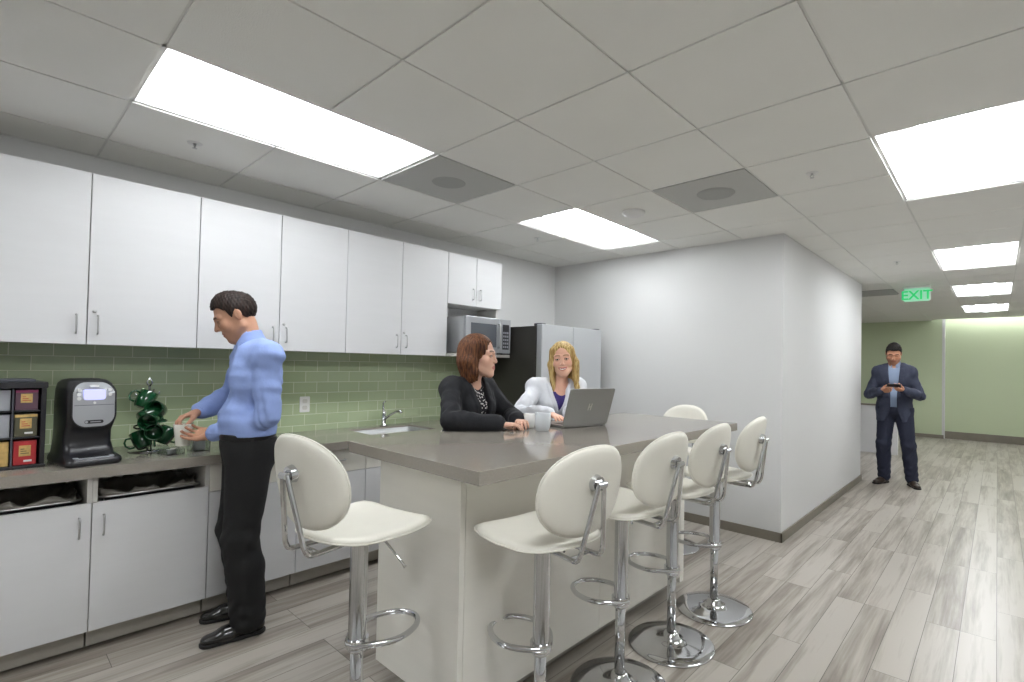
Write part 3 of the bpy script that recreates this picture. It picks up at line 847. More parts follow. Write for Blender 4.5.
    for s in (-1, 1):
        tube(bm, round_path([(0.012*s, by-0.026, bpz), (0.055*s, -0.248, 0.800), (0.057*s, -0.232, 0.772), (0.045*s, -0.02, 0.774)], 0.03, 5), 0.0088, 10)
    tube(bm, [(-0.055, -0.19, 0.771), (0.055, -0.19, 0.771)], 0.006, 8)
    cyl(bm, (0, 0, 0.764), (0, 0, 0.786), 0.085, seg=24)
    obj('back_bracket', bm, M['chrome'], r, smooth=True, auto=0.6)
    # footrest loop
    bm = bmesh.new(); pts = []
    for i in range(36):
        a = 2*PI*i/36; ca, sa = math.cos(a), math.sin(a)
        yy = 0.112+0.145*ca; xx = 0.108*sa*(1.0 if ca > 0 else 1.0-0.5*ca*ca)
        pts.append((xx, yy, 0.385))
    tube(bm, pts, 0.011, 10, closed=True)
    lathe(bm, [(0.031, 0.37), (0.040, 0.37), (0.040, 0.40), (0.031, 0.40)], 24)
    obj('footrest', bm, M['chrome'], r, smooth=True, auto=0.8)
    bm = bmesh.new(); tube(bm, [(0.03, 0.01, 0.766), (0.10, 0.035, 0.756), (0.165, 0.06, 0.685), (0.175, 0.063, 0.672)], [0.0045, 0.0045, 0.0045, 0.006], 8); obj('height_lever', bm, M['chrome'], r, smooth=True)
    return r
stool0 = make_stool('white bar stool at the short end of the island, beside the man in blue')
def place(o, x, y, heading, label=None, z=0):
    """heading: direction the thing faces, degrees clockwise from +y"""
    o.location = (x, y, z); o.rotation_euler = (0, 0, -math.radians(heading))
    if label: o['label'] = label
    return o
place(stool0, -1.738, 0.945, -8)
for x, y, h, lab in (
    (-1.272, 1.425, -84, 'white bar stool, nearest of the row along the long side of the island'),
    (-1.262, 1.945, -88, 'second white bar stool from the near corner on the long side of the island'),
    (-1.262, 2.425, -89, 'third white bar stool from the near corner on the long side of the island'),
    (-1.258, 2.945, -92, 'last white bar stool on the long side of the island, nearest the wall corner'),
    (-1.955, 3.74, 180, 'white bar stool at the far end of the island, only its oval back showing'),
    (-2.45, 2.06, 112, 'white bar stool under the woman in the black blazer'),
    (-2.50, 2.83, 140, 'white bar stool under the blonde woman in white')):
    s_ = place(copy_tree(stool0), x, y, h, lab)
    if 'under' in lab or 'far end' in lab:        # these are wound down lower
        for ch in s_.children:
            if ch.name.split('.')[0] in ('seat', 'backrest', 'back_bracket', 'column', 'height_lever', 'footrest'): ch.location.z -= 0.15 if 'under' in lab else 0.045
for ch in stool0.children:    # and this one is wound up a little
    if ch.name.split('.')[0] in ('seat', 'backrest', 'back_bracket', 'column', 'height_lever', 'footrest'): ch.location.z += 0.028

# ------------------------------------------------------------------ smooth bodies grown from distance fields
V3 = np.array
def nrm(v): v = np.asarray(v, float); return v/np.linalg.norm(v)

def cone(a, b, r1, r2=None):
    a = V3(a, float); b = V3(b, float); r2 = r1 if r2 is None else r2
    ba = b-a; L2 = max(float(ba@ba), 1e-9)
    def f(x, y, z):
        px, py, pz = x-a[0], y-a[1], z-a[2]
        h = np.clip((px*ba[0]+py*ba[1]+pz*ba[2])/L2, 0, 1)
        return np.sqrt((px-h*ba[0])**2+(py-h*ba[1])**2+(pz-h*ba[2])**2)-(r1+(r2-r1)*h)
    m = max(r1, r2)
    return f, np.minimum(a, b)-m, np.maximum(a, b)+m

def ell(c, r, R=None):
    """ellipsoid; R rows are the axes"""
    c = V3(c, float); r = V3(r, float); R = np.eye(3) if R is None else V3(R, float); mr = r.min()
    def f(x, y, z):
        px, py, pz = x-c[0], y-c[1], z-c[2]
        q = [(px*R[i][0]+py*R[i][1]+pz*R[i][2])/r[i] for i in range(3)]
        k0 = np.sqrt(q[0]**2+q[1]**2+q[2]**2)+1e-9
        k1 = np.sqrt((q[0]/r[0])**2+(q[1]/r[1])**2+(q[2]/r[2])**2)+1e-9
        return k0*(k0-1)/k1
    e = np.sqrt((V3([R[i]*r[i] for i in range(3)])**2).sum(0))
    return f, c-e, c+e

def flat(a, b, r1, r2, ax, s):
    """tapered capsule squashed along unit axis ax by factor s (<1)"""
    a = V3(a, float); b = V3(b, float); ax = nrm(ax); k = 1/s-1
    ba = b-a; ba = ba+ax*(ba@ax)*k; L2 = max(float(ba@ba), 1e-9)
    def f(x, y, z):
        px, py, pz = x-a[0], y-a[1], z-a[2]
        d = (px*ax[0]+py*ax[1]+pz*ax[2])*k
        px, py, pz = px+ax[0]*d, py+ax[1]*d, pz+ax[2]*d
        h = np.clip((px*ba[0]+py*ba[1]+pz*ba[2])/L2, 0, 1)
        return (np.sqrt((px-h*ba[0])**2+(py-h*ba[1])**2+(pz-h*ba[2])**2)-(r1+(r2-r1)*h))*(0.5+0.5*s)
    m = max(r1, r2)
    return f, np.minimum(a, b)-m, np.maximum(a, b)+m

class Field:
    def __init__(self, lo, hi, h, fine=()):
        """fine: list of (lo, hi, h) boxes that get closer sampling along each axis"""
        self.ax = []
        for k in range(3):
            g = [lo[k]]
            while g[-1] < hi[k]:
                st = h
                for f in fine:
                    if f[0][k]-h <= g[-1] <= f[1][k]: st = min(st, f[2])
                g.append(g[-1]+st)
            self.ax.append(V3(g))
        self.D = np.full([len(a) for a in self.ax], 9.0, np.float32)
    def win(self, lo, hi, m):
        s = []
        for k in range(3):
            i0 = max(0, np.searchsorted(self.ax[k], lo[k]-m)-1); i1 = min(len(self.ax[k]), np.searchsorted(self.ax[k], hi[k]+m)+1)
            if i1 <= i0: return None
            s.append(slice(i0, i1))
        return tuple(s)
    def xyz(self, s):
        return self.ax[0][s[0]][:, None, None], self.ax[1][s[1]][None, :, None], self.ax[2][s[2]][None, None, :]
    def add(self, p, k=0.02, m=None):
        f, lo, hi = p; s = self.win(lo, hi, (k if m is None else m)+0.02)
        if s is None: return
        d = f(*self.xyz(s)).astype(np.float32); a = self.D[s]
        if k > 0:
            h = np.clip(0.5+0.5*(d-a)/k, 0, 1); self.D[s] = d*(1-h)+a*h-k*h*(1-h)
        else: self.D[s] = np.minimum(a, d)
        return self
    def sub(self, p, k=0.006):
        f, lo, hi = p; s = self.win(lo, hi, k+0.01)
        if s is None: return
        d = -f(*self.xyz(s)).astype(np.float32); a = self.D[s]
        h = np.clip(0.5-0.5*(d-a)/k, 0, 1); self.D[s] = d*(1-h)+a*h+k*h*(1-h)
    def cut(self, g, k=0.0):
        """keep only where g <= 0"""
        s = tuple(slice(0, len(a)) for a in self.ax)
        d = g(*self.xyz(s)).astype(np.float32)
        if k > 0:
            a = self.D; h = np.clip(0.5-0.5*(d-a)/k, 0, 1); self.D = d*(1-h)+a*h+k*h*(1-h)
        else: self.D = np.maximum(self.D, d)
        self.D = self.D.astype(np.float32)
    def disp(self, g):
        s = tuple(slice(0, len(a)) for a in self.ax)
        near = np.abs(self.D) < 0.06
        d = np.broadcast_to(g(*self.xyz(s)), self.D.shape)
        self.D = np.where(near, self.D+d, self.D).astype(np.float32)
    def mesh(self):
        D = self.D; D = D.copy(); D[0], D[-1] = 1, 1; D[:, 0], D[:, -1] = 1, 1; D[:, :, 0], D[:, :, -1] = 1, 1
        S = D < 0
        n = [k-1 for k in D.shape]
        cnt = np.zeros(n, np.int8)
        for i in (0, 1):
            for j in (0, 1):
                for k in (0, 1): cnt += S[i:i+n[0], j:j+n[1], k:k+n[2]]
        act = np.argwhere((cnt > 0) & (cnt < 8))
        idx = np.full(n, -1, np.int32); idx[tuple(act.T)] = np.arange(len(act))
        pos = np.zeros((len(act), 3)); num = np.zeros(len(act))
        for a in range(3):
            b, c = [q for q in range(3) if q != a]
            for u in (0, 1):
                for v in (0, 1):
                    p0 = act.copy(); p0[:, b] += u; p0[:, c] += v
                    p1 = p0.copy(); p1[:, a] += 1
                    d0 = D[tuple(p0.T)]; d1 = D[tuple(p1.T)]
                    m = (d0 < 0) != (d1 < 0)
                    t = d0[m]/(d0[m]-d1[m])
                    q = np.zeros((m.sum(), 3))
                    A = self.ax[a]
                    q[:, a] = A[p0[m, a]]*(1-t)+A[p1[m, a]]*t
                    q[:, b] = self.ax[b][p0[m, b]]; q[:, c] = self.ax[c][p0[m, c]]
                    pos[m] += q; num[m] += 1
        pos /= num[:, None]
        quads = []
        for a in range(3):
            b, c = (a+1) % 3, (a+2) % 3
            sl0 = [slice(1, -1)]*3; sl1 = [slice(1, -1)]*3
            sl0[a] = slice(0, -1); sl1[a] = slice(1, None)
            s0 = S[tuple(sl0)]; s1 = S[tuple(sl1)]
            e = np.argwhere(s0 != s1); fl = s0[tuple(e.T)]
            e[:, b] += 1; e[:, c] += 1
            def cell(db, dc):
                q = e.copy(); q[:, b] -= db; q[:, c] -= dc
                return idx[tuple(q.T)]
            Q = np.stack([cell(1, 1), cell(0, 1), cell(0, 0), cell(1, 0)], 1)
            Q[~fl] = Q[~fl][:, ::-1]
            quads.append(Q)
        Q = np.concatenate(quads)
        return pos, Q

def field_obj(name, F, m, parent, tint=None, smooth_it=0):
    P, Q = F.mesh()
    for _ in range(smooth_it):
        acc = np.zeros_like(P); n = np.zeros(len(P))
        for k in range(4):
            a, b = Q[:, k], Q[:, (k+1) % 4]
            np.add.at(acc, a, P[b]); np.add.at(n, a, 1); np.add.at(acc, b, P[a]); np.add.at(n, b, 1)
        P = P*0.4+0.6*acc/np.maximum(n, 1)[:, None]
    me = bpy.data.meshes.new(name)
    me.vertices.add(len(P)); me.vertices.foreach_set('co', P.astype(np.float32).ravel())
    me.loops.add(len(Q)*4); me.loops.foreach_set('vertex_index', Q.astype(np.int32).ravel())
    me.polygons.add(len(Q)); me.polygons.foreach_set('loop_start', np.arange(0, len(Q)*4, 4, dtype=np.int32))
    me.update(calc_edges=True); me.validate()
    if tint is not None:
        at = me.color_attributes.new('tint', 'FLOAT_COLOR', 'POINT')
        co = np.ones((len(P), 4), np.float32); co[:, :3] = tint(P)
        at.data.foreach_set('color', co.ravel())
    return link(name, me, m, parent, smooth=True)

class Frame:
    """local head/hand frame -> body space.  columns: right, forward, up"""
    def __init__(self, o, yaw=0, pitch=0, roll=0, s=1.0, R=None):
        if R is None:
            cy, sy = math.cos(yaw), math.sin(yaw)      # yaw > 0 turns to the body's left
            cp, sp = math.cos(pitch), math.sin(pitch)  # pitch > 0 looks up
            cr, sr = math.cos(roll), math.sin(roll)
            Ry = V3([[cy, -sy, 0], [sy, cy, 0], [0, 0, 1]]); Rp = V3([[1, 0, 0], [0, cp, -sp], [0, sp, cp]]); Rr = V3([[cr, 0, sr], [0, 1, 0], [-sr, 0, cr]])
            R = Ry@Rp@Rr
        self.R = R; self.o = V3(o, float); self.s = s
    def p(self, *q): return self.o+self.R@(V3(q, float)*self.s)
    def inv(self, P): return ((P-self.o)@self.R)/self.s
    def cone(self, a, b, r1, r2=None): return cone(self.p(*a), self.p(*b), r1*self.s, (r1 if r2 is None else r2)*self.s)
    def ell(self, c, r): return ell(self.p(*c), V3(r)*self.s, self.R.T)

def smoothstep(a, b, x): t = np.clip((x-a)/(b-a), 0, 1); return t*t*(3-2*t)

def head_prims(F, H, female=False, smile=False, k=1.0, eyes_closed=False, jaw=1.0):
    """adds a head to field F in frame H: origin between the ears, +y the face"""
    A = F.add
    A(H.ell((0, -0.014, 0.036), (0.0755, 0.094, 0.083)), 0.02)
    A(H.ell((0, 0.028, -0.022), (0.060*jaw, 0.062, 0.083)), 0.025)
    for s in (-1, 1):
        A(H.cone((0.050*s*jaw, 0.0, -0.052), (0.020*s, 0.062, -0.092), 0.020, 0.019), 0.028)
        A(H.ell((0.040*s, 0.058, -0.024), (0.023, 0.022, 0.024)), 0.022)          # cheek
        A(H.cone((0.012*s, 0.084, 0.023), (0.045*s, 0.068, 0.024), 0.010 if not female else 0.008, 0.010), 0.016)   # brow
    A(H.ell((0, 0.064, -0.100), (0.022*jaw, 0.020, 0.018)), 0.02)               # chin
    A(H.ell((0, 0.070, -0.062), (0.030, 0.020, 0.022)), 0.018)                  # mouth mound
    for s in (-1, 1):
        F.sub(H.ell((0.031*s, 0.096, 0.006), (0.019, 0.016, 0.013)), 0.014*H.s)      # eye socket
        A(H.ell((0.031*s, 0.0745, 0.005), (0.0150, 0.0140, 0.0128)), 0.004)      # lids over the eyeball
        if not eyes_closed: F.sub(H.ell((0.031*s, 0.092, 0.0045), (0.0118, 0.0115, 0.0048)), 0.002*H.s)
    n = 0.80 if female else 1.0
    A(H.cone((0, 0.084, 0.014), (0, 0.100 if female else 0.105, -0.026), 0.0075*n, 0.0108*n), 0.012)     # nose
    for s in (-1, 1): A(H.ell((0.0118*s*n, 0.094, -0.0305), (0.0075, 0.010, 0.0072)), 0.006)
    for s in (-1, 1): F.sub(H.ell((0.0055*s, 0.100, -0.0395), (0.0032, 0.0045, 0.004)), 0.003*H.s)
    w = 0.031 if smile else 0.023
    up = 0.010 if smile else 0.001
    for s in (-1, 1):
        A(H.cone((0, 0.0885, -0.0555), (w*s, 0.0765, -0.0585+up), 0.0048, 0.0028), 0.005)
        A(H.cone((0, 0.0865, -0.0680 - (0.003 if smile else 0)), (w*0.85*s, 0.0760, -0.0615+up*0.7), 0.0062, 0.003), 0.005)
    if smile:
        F.sub(H.ell((0, 0.094, -0.0620), (0.0170, 0.0075, 0.0042)), 0.002*H.s)
        for s in (-1, 1):
            F.sub(H.cone((0.012*s, 0.096, -0.0615), (0.0255*s, 0.088, -0.0545), 0.0034, 0.0020), 0.002*H.s)
            A(H.ell((0.040*s, 0.060, -0.030), (0.020, 0.020, 0.016)), 0.014)
    else: F.sub(H.ell((0, 0.094, -0.0612), (0.021, 0.006, 0.0012)), 0.002*H.s)
    for s in (-1, 1):                                                            # ears
        A(H.ell((0.0765*s, -0.010, 0.0), (0.0075, 0.0155, 0.028)), 0.006)
        A(H.ell((0.0805*s, -0.017, 0.005), (0.0045, 0.012, 0.022)), 0.004)
        F.sub(H.ell((0.088*s, -0.004, 0.004), (0.006, 0.009, 0.014)), 0.004*H.s)

def head_tint(H, skin, lip, brow, lash=(40, 26, 22), stubble=0.0, teeth=False, bh=0.0245):
    skin, lip, brow, lash = [V3(lin(c)) for c in (skin, lip, brow, lash)]
    def t(P):
        q = H.inv(P); x, y, z = np.abs(q[:, 0]), q[:, 1], q[:, 2]
        col = np.repeat(skin[None], len(P), 0)
        head = (z > -0.14) & (y > -0.02) & (z < 0.14) & (x < 0.1)
        def mix(w, c):
            w = (w*head)[:, None]; return col*(1-w)+c*w
        cheek = np.exp(-(((x-0.042)/0.018)**2+((z+0.022)/0.016)**2))*(y > 0.04)
        col = mix(cheek*0.22, skin*V3([1.08, 0.72, 0.68]))
        if stubble:
            w = smoothstep(-0.035, -0.065, z)*(y > -0.01)*smoothstep(-0.13, -0.12, z)
            col = mix(w*stubble, skin*V3([0.42, 0.42, 0.46]))
        cz = -0.0612+(12.0*x*x if teeth else 0)
        lipw = smoothstep(1.15, 0.85, np.sqrt((x/(0.030 if teeth else 0.0255))**2+((z-cz)/0.0105)**2))*(y > 0.062)
        col = mix(lipw*0.85, lip)
        if teeth:
            tw = ((x < 0.0195) & (np.abs(z+0.0622-12.0*x*x) < 0.0036) & (y > 0.055) & (y < 0.0900)).astype(float)
            col = mix(tw, V3(lin((235, 230, 222))))
        bz = bh+0.0035*np.sin(np.clip((x-0.008)/0.042, 0, 1)*PI)-0.05*np.clip(x-0.04, 0, 1)
        bw = smoothstep(1.2, 0.7, np.abs(z-bz)/0.0042)*smoothstep(0.008, 0.013, x)*smoothstep(0.051, 0.045, x)*(y > 0.04)
        col = mix(bw*0.9, brow)
        ez = (z-0.0045)/0.0062; ex = (x-0.031)/0.0138; r = np.sqrt(ex**2+ez**2)
        lw = smoothstep(0.62, 0.85, r)*smoothstep(1.22, 1.0, r)*(y > 0.05)*(0.45+0.55*(ez > 0))
        col = mix(lw*0.85, lash)
        return col
    return t

def eyes(H, root, iris, look=(0, 0)):
    for s in (-1, 1):
        bm = bmesh.new()
        bmesh.ops.create_uvsphere(bm, u_segments=28, v_segments=20, radius=0.0128*H.s)
        me = bpy.data.meshes.new('eye'); bm.to_mesh(me); bm.free()
        c = H.p(0.031*s, 0.0742, 0.005)
        d = H.R@nrm([look[0], 1, look[1]])
        P = np.zeros(len(me.vertices)*3, np.float32); me.vertices.foreach_get('co', P); P = P.reshape(-1, 3)
        ca = (P/np.linalg.norm(P, axis=1)[:, None])@d
        col = np.ones((len(P), 4), np.float32); col[:, :3] = lin((226, 222, 218))
        col[ca > math.cos(0.50), :3] = lin(iris); col[ca > math.cos(0.22), :3] = lin((8, 8, 8))
        at = me.color_attributes.new('tint', 'FLOAT_COLOR', 'POINT'); at.data.foreach_set('color', col.ravel())
        o = link('eye', me, M['eye'], root, smooth=True); o.location = c

def hand_prims(F, W, d, n, right, curl=(0.4, 0.45, 0.5, 0.55), thumb=0.3, s=1.0, spread=0.06, pinch=False):
    """W wrist, d towards the fingers, n the way the palm faces"""
    d = nrm(d); n = V3(n, float); n = nrm(n-d*(n@d)); t = np.cross(d, n) if right else np.cross(n, d)
    W = V3(W, float); kn = []
    offs = (0.031, 0.0105, -0.0105, -0.029); lens = (0.070, 0.078, 0.072, 0.057); rad = (0.0088, 0.0090, 0.0086, 0.0076); kx = (0.090, 0.094, 0.089, 0.080)
    F.add(cone(W-d*0.02*s, W+d*0.012*s, 0.024*s, 0.023*s), 0.012)
    for o, k, r in zip(offs, kx, rad):
        K = W+d*k*s+t*o*s; kn.append(K)
        F.add(flat(W+d*0.012*s+t*o*0.5*s, K, 0.0165*s, (r+0.0022)*s, n, 0.95), 0.014*s)
    for q in range(4):
        a = curl[q]; p = kn[q]; ang = 0.0; L = lens[q]*s; side = nrm(d+t*spread*(1.5-q)*0.8)
        r = rad[q]*s
        for seg, (fr, mult) in enumerate(((0.45, 0.9), (0.31, 1.15), (0.24, 0.8))):
            ang += a*mult
            e = p+(side*math.cos(ang)+n*math.sin(ang))*L*fr
            F.add(cone(p, e, r, r*0.93), 0.0035 if seg else 0.006)
            p = e; r *= 0.93
    a = W+d*0.022*s+t*0.016*s+n*0.004*s
    b = W+d*0.058*s+t*0.040*s+n*(0.012+0.02*thumb)*s
    c = b+nrm(d*0.85+t*(0.45-0.5*thumb)+n*thumb*0.9)*0.034*s
    e = c+nrm(d*0.9-t*0.25*thumb+t*0.15+n*thumb*1.0)*0.028*s
    F.add(cone(a, b, 0.0165*s, 0.0125*s), 0.012*s); F.add(cone(b, c, 0.0115*s, 0.0098*s), 0.005*s); F.add(cone(c, e, 0.0098*s, 0.0082*s), 0.003*s)
    return W+d*0.185*s

def elbow(S, Wr, l1, l2, hint):
    S = V3(S, float); Wr = V3(Wr, float); v = Wr-S; L = min(np.linalg.norm(v), l1+l2-0.002); u = nrm(v)
    x = (l1*l1-l2*l2+L*L)/(2*L); h = math.sqrt(max(l1*l1-x*x, 1e-6))
    hint = V3(hint, float); hp = nrm(hint-u*(hint@u))
    return S+u*x+hp*h

def folds(A, seed, f=22, zs=1.0):
    rr = np.random.RandomState(seed); K = rr.normal(size=(5, 3))*f*V3([1, 1, zs]); ph = rr.uniform(0, 6.3, 5)
    def g(x, y, z):
        d = 0
        for i in range(5):
            w = 0.6*np.sin(x*K[(i+1) % 5][0]*0.5+z*K[(i+2) % 5][2]*0.5+ph[i])
            d = d+np.sin(x*K[i][0]+y*K[i][1]+z*K[i][2]+ph[i]+w)
        return A*0.4*d
    return g

def sleeve_folds(E, A, axis, f=110, r=0.12):
    """rings of creases around an elbow or knee"""
    E = V3(E, float); axis = nrm(axis)
    def g(x, y, z):
        px, py, pz = x-E[0], y-E[1], z-E[2]
        t = px*axis[0]+py*axis[1]+pz*axis[2]
        w = np.exp(-(px*px+py*py+pz*pz)/(r*r))
        return A*w*np.sin(t*f+3*np.sin(px*30+py*22))
    return g

def shoe(root, ank, heading, m, name='shoe', L=0.285, ms='sole'):
    """ank: point under the ankle on the floor"""
    c, s = math.cos(heading), math.sin(heading)
    f = V3([-s, c, 0]); r = V3([c, s, 0]); a = V3([ank[0], ank[1], 0.0])
    P = lambda x, y, z: a+r*x+f*y+V3([0, 0, z])
    lo = a-0.24; hi = a+0.24; lo[2] = -0.005; hi[2] = 0.16
    F = Field(lo, hi, 0.0045)
    F.add(cone(P(0, -0.045, 0.045), P(0, 0.0, 0.05), 0.036, 0.038), 0.02)
    F.add(cone(P(0, 0.0, 0.052), P(0, 0.10, 0.042), 0.040, 0.037), 0.03)
    F.add(flat(P(0.002, 0.08, 0.036), P(0.004, 0.165, 0.030), 0.047, 0.038, (0, 0, 1), 0.62), 0.025)
    F.add(cone(P(0, -0.02, 0.06), P(0, -0.012, 0.10), 0.038, 0.040), 0.02)
    F.sub(cone(P(0, -0.012, 0.10), P(0, -0.005, 0.14), 0.033, 0.036), 0.006)
    F.cut(lambda x, y, z: 0.014-z+0*x+0*y, 0.003)
    o = field_obj(name, F, m, root)
    F = Field(lo, hi, 0.0045)
    F.add(flat(P(0, -0.045, 0.012), P(0.0, 0.04, 0.012), 0.040, 0.034, (0, 0, 1), 0.99), 0.02)
    F.add(flat(P(0.0, 0.04, 0.012), P(0.005, 0.165, 0.012), 0.036, 0.043, (0, 0, 1), 0.99), 0.03)
    F.cut(lambda x, y, z: np.maximum(z-0.019, 0.0005-z)+0*x+0*y, 0.0)
    field_obj('shoe_sole', F, M[ms], o)
    return o

def torso(F, J, g, men=True, lower=True):
    """trunk from hips to shoulders, every radius grown by g"""
    r = J['r']; f = J['f']; A = F.add
    che, wai, pel, nec = J['che'], J['wai'], J['pel'], J['nec']; up = V3([0, 0, 1.0])
    b = J.get('build', 1.0)
    if men:
        A(flat(che-r*0.088*b, che+r*0.088*b, 0.118*b+g, 0.118*b+g, f, 0.92), 0.05)
        A(flat(che-r*0.07*b+up*0.09, che+r*0.07*b+up*0.09, 0.098*b+g, 0.098*b+g, f, 0.85), 0.05)
        A(flat(wai-r*0.062*b+f*0.012, wai+r*0.062*b+f*0.012, 0.108*b+g, 0.108*b+g, f, 0.95), 0.06)
        if lower: A(flat(pel-r*0.072*b, pel+r*0.072*b, 0.112*b+g, 0.112*b+g, f, 0.95), 0.06)
        tr, sr = 0.052, 0.062
    else:
        A(flat(che-r*0.062+up*0.02, che+r*0.062+up*0.02, 0.098+g, 0.098+g, f, 0.88), 0.05)
        for s in (-1, 1): A(ell(che+r*0.068*s+f*0.070-up*0.01, V3([0.058, 0.050, 0.060])+g), 0.03)
        A(flat(wai-r*0.045, wai+r*0.045, 0.090+g, 0.090+g, f, 0.9), 0.06)
        if lower: A(flat(pel-r*0.075, pel+r*0.075, 0.108+g, 0.108+g, f, 0.95), 0.06)
        tr, sr = 0.040, 0.050
    for s, S in ((-1, J['shL']), (1, J['shR'])):
        A(cone(nec+r*0.035*s-up*0.035-f*0.01, S+V3([0, 0, 0.004]), tr+g, sr+g*0.9), 0.045)
        A(cone(S*0.55+che*0.45, S, 0.07+g, sr+g), 0.05)

def arm(F, S, E, Wr, g, ru=0.050, re=0.041, rw=0.029, cuff=1.0, k=0.011):
    S, E, Wr = V3(S), V3(E), V3(Wr)
    F.add(cone(S, S*0.5+E*0.5, ru+g, (ru+re)/2+g), k); F.add(cone(S*0.5+E*0.5, E, (ru+re)/2+g, re+g), k)
    q = E+(Wr-E)*cuff; rq = re+(rw-re)*cuff
    F.add(cone(E, E*0.55+q*0.45, re+g, (re*0.6+rq*0.4)+g+0.002), k); F.add(cone(E*0.55+q*0.45, q, (re*0.6+rq*0.4)+g+0.002, rq+g), k)

def legs(F, J, g, rt=0.082, rk=0.056, rc=0.05, ra=0.040, cuff=1.0, k=0.03):
    for s in ('L', 'R'):
        H, K, A_ = J['hip'+s], J['kn'+s], J['an'+s]
        F.add(cone(H, K, rt+g, rk+g), k)
        m = K*0.65+A_*0.35; back = -J['f']*0.012
        F.add(cone(K, m+back, rk+g, rc+g+0.004), k)
        q = K+(A_-K)*cuff
        F.add(cone(m+back, q, rc+g+0.004, ra+(rc-ra)*(1-cuff)+g), k)

def w2l(P, root, h):
    h = math.radians(h); f = V3([math.sin(h), math.cos(h)]); r = V3([f[1], -f[0]]); d = V3(P[:2])-V3(root[:2])
    return V3([d@r, d@f, P[2]])

def bounds(J, extra=0.16):
    pts = V3([v for k_, v in J.items() if isinstance(v, np.ndarray) and k_ not in ('r', 'f')])
    return pts.min(0)-extra, pts.max(0)+extra

def body_skin(root, J, H, hands, tintf, female, neck_r, **kw):
    """one continuous body: head, neck, trunk, arms, hands, legs"""
    lo, hi = bounds(J)
    for hd in hands: lo = np.minimum(lo, V3(hd['W'])-0.22); hi = np.maximum(hi, V3(hd['W'])+0.22)
    hi[2] = H.o[2]+0.15; lo[2] = 0.03
    fine = [(H.o-V3([0.1, 0.125, 0.13])*H.s, H.o+V3([0.1, 0.125, 0.13])*H.s, 0.0030)]
    for hd in hands:
        c = V3(hd['W'])+nrm(hd['d'])*0.09; fine.append((c-0.085, c+0.085, 0.0036))
    F = Field(lo, hi, 0.013, fine)
    torso(F, J, -0.008, not female)
    legs(F, J, -0.012)
    for s, S in (('L', J['shL']), ('R', J['shR'])):
        arm(F, S, J['el'+s], J['wr'+s], -0.008 if not female else -0.012)
    F.add(cone(J['nec']-V3([0, 0, 0.04]), H.p(0, -0.018, -0.05), neck_r*1.12, neck_r), 0.03)
    F2 = F
    head_prims(F2, H, female, **kw)
    for hd in hands: hand_prims(F, **hd)
    return field_obj('body', F, M['skin'], root, tint=tintf)

def neck_ring(F, J, H, r, r2, hgt, f):
    """collar band around the neck"""
    a = J['nec']+V3([0, 0, 0.0]); b = a+(H.o-a)*hgt
    F.add(cone(a-V3([0, 0, 0.015]), b, r, r2), 0.008)

def trunk_surface(J, z, g, men=True):
    """forward reach of the trunk on its centre line at height z, found by marching inward"""
    F = Field(V3([-0.004, -0.1, z-0.004]), V3([0.008, 0.4, z+0.008]), 0.004)
    F = F; torso(F, J, g, men)
    col = F.D[1, :, 1]; i = np.argwhere(col < 0)
    return float(F.ax[1][i.max()]) if len(i) else 0.12

def male_hair(root, H, m, thick=0.008, top=0.012):
    lo = H.o-0.16; hi = H.o+0.17
    F = Field(lo, hi, 0.0034)
    F.add(H.ell((0, -0.014, 0.037), (0.0755+thick, 0.095+thick, 0.083+thick)), 0.0)
    F.add(H.ell((0, 0.006, 0.060+top*0.5), (0.064+thick*0.6, 0.070+thick, 0.060+top)), 0.02)
    R, o, s = H.R, H.o, H.s
    def cutf(x, y, z):
        px, py, pz = x-o[0], y-o[1], z-o[2]
        b = (px*R[0][1]+py*R[1][1]+pz*R[2][1])/s; c = (px*R[0][2]+py*R[1][2]+pz*R[2][2])/s; a = np.abs(px*R[0][0]+py*R[1][0]+pz*R[2][0])/s
        line = np.interp(b, [-0.12, -0.075, -0.045, -0.028, -0.012, 0.006, 0.018, 0.030, 0.052, 0.075, 0.1], [-0.055, -0.062, -0.045, -0.012, 0.034, 0.014, -0.012, 0.040, 0.066, 0.076, 0.080])
        return (line-c)-0.006*(a < 0.03)*(b > 0.05)
    F.cut(cutf, 0.004)
    F.disp(folds(0.0022, 3, 260))
    return field_obj('hair', F, m, root)

def blazer_opening(F, J, wfun, yf):
    """cut the front opening and thicken lapels beside it. wfun(z): half width of the opening"""
    def g(x, y, z):
        return np.minimum(wfun(z)-np.abs(x-J['cx']), y-yf)   # >0 inside the opening
    F.cut(g, 0.003)

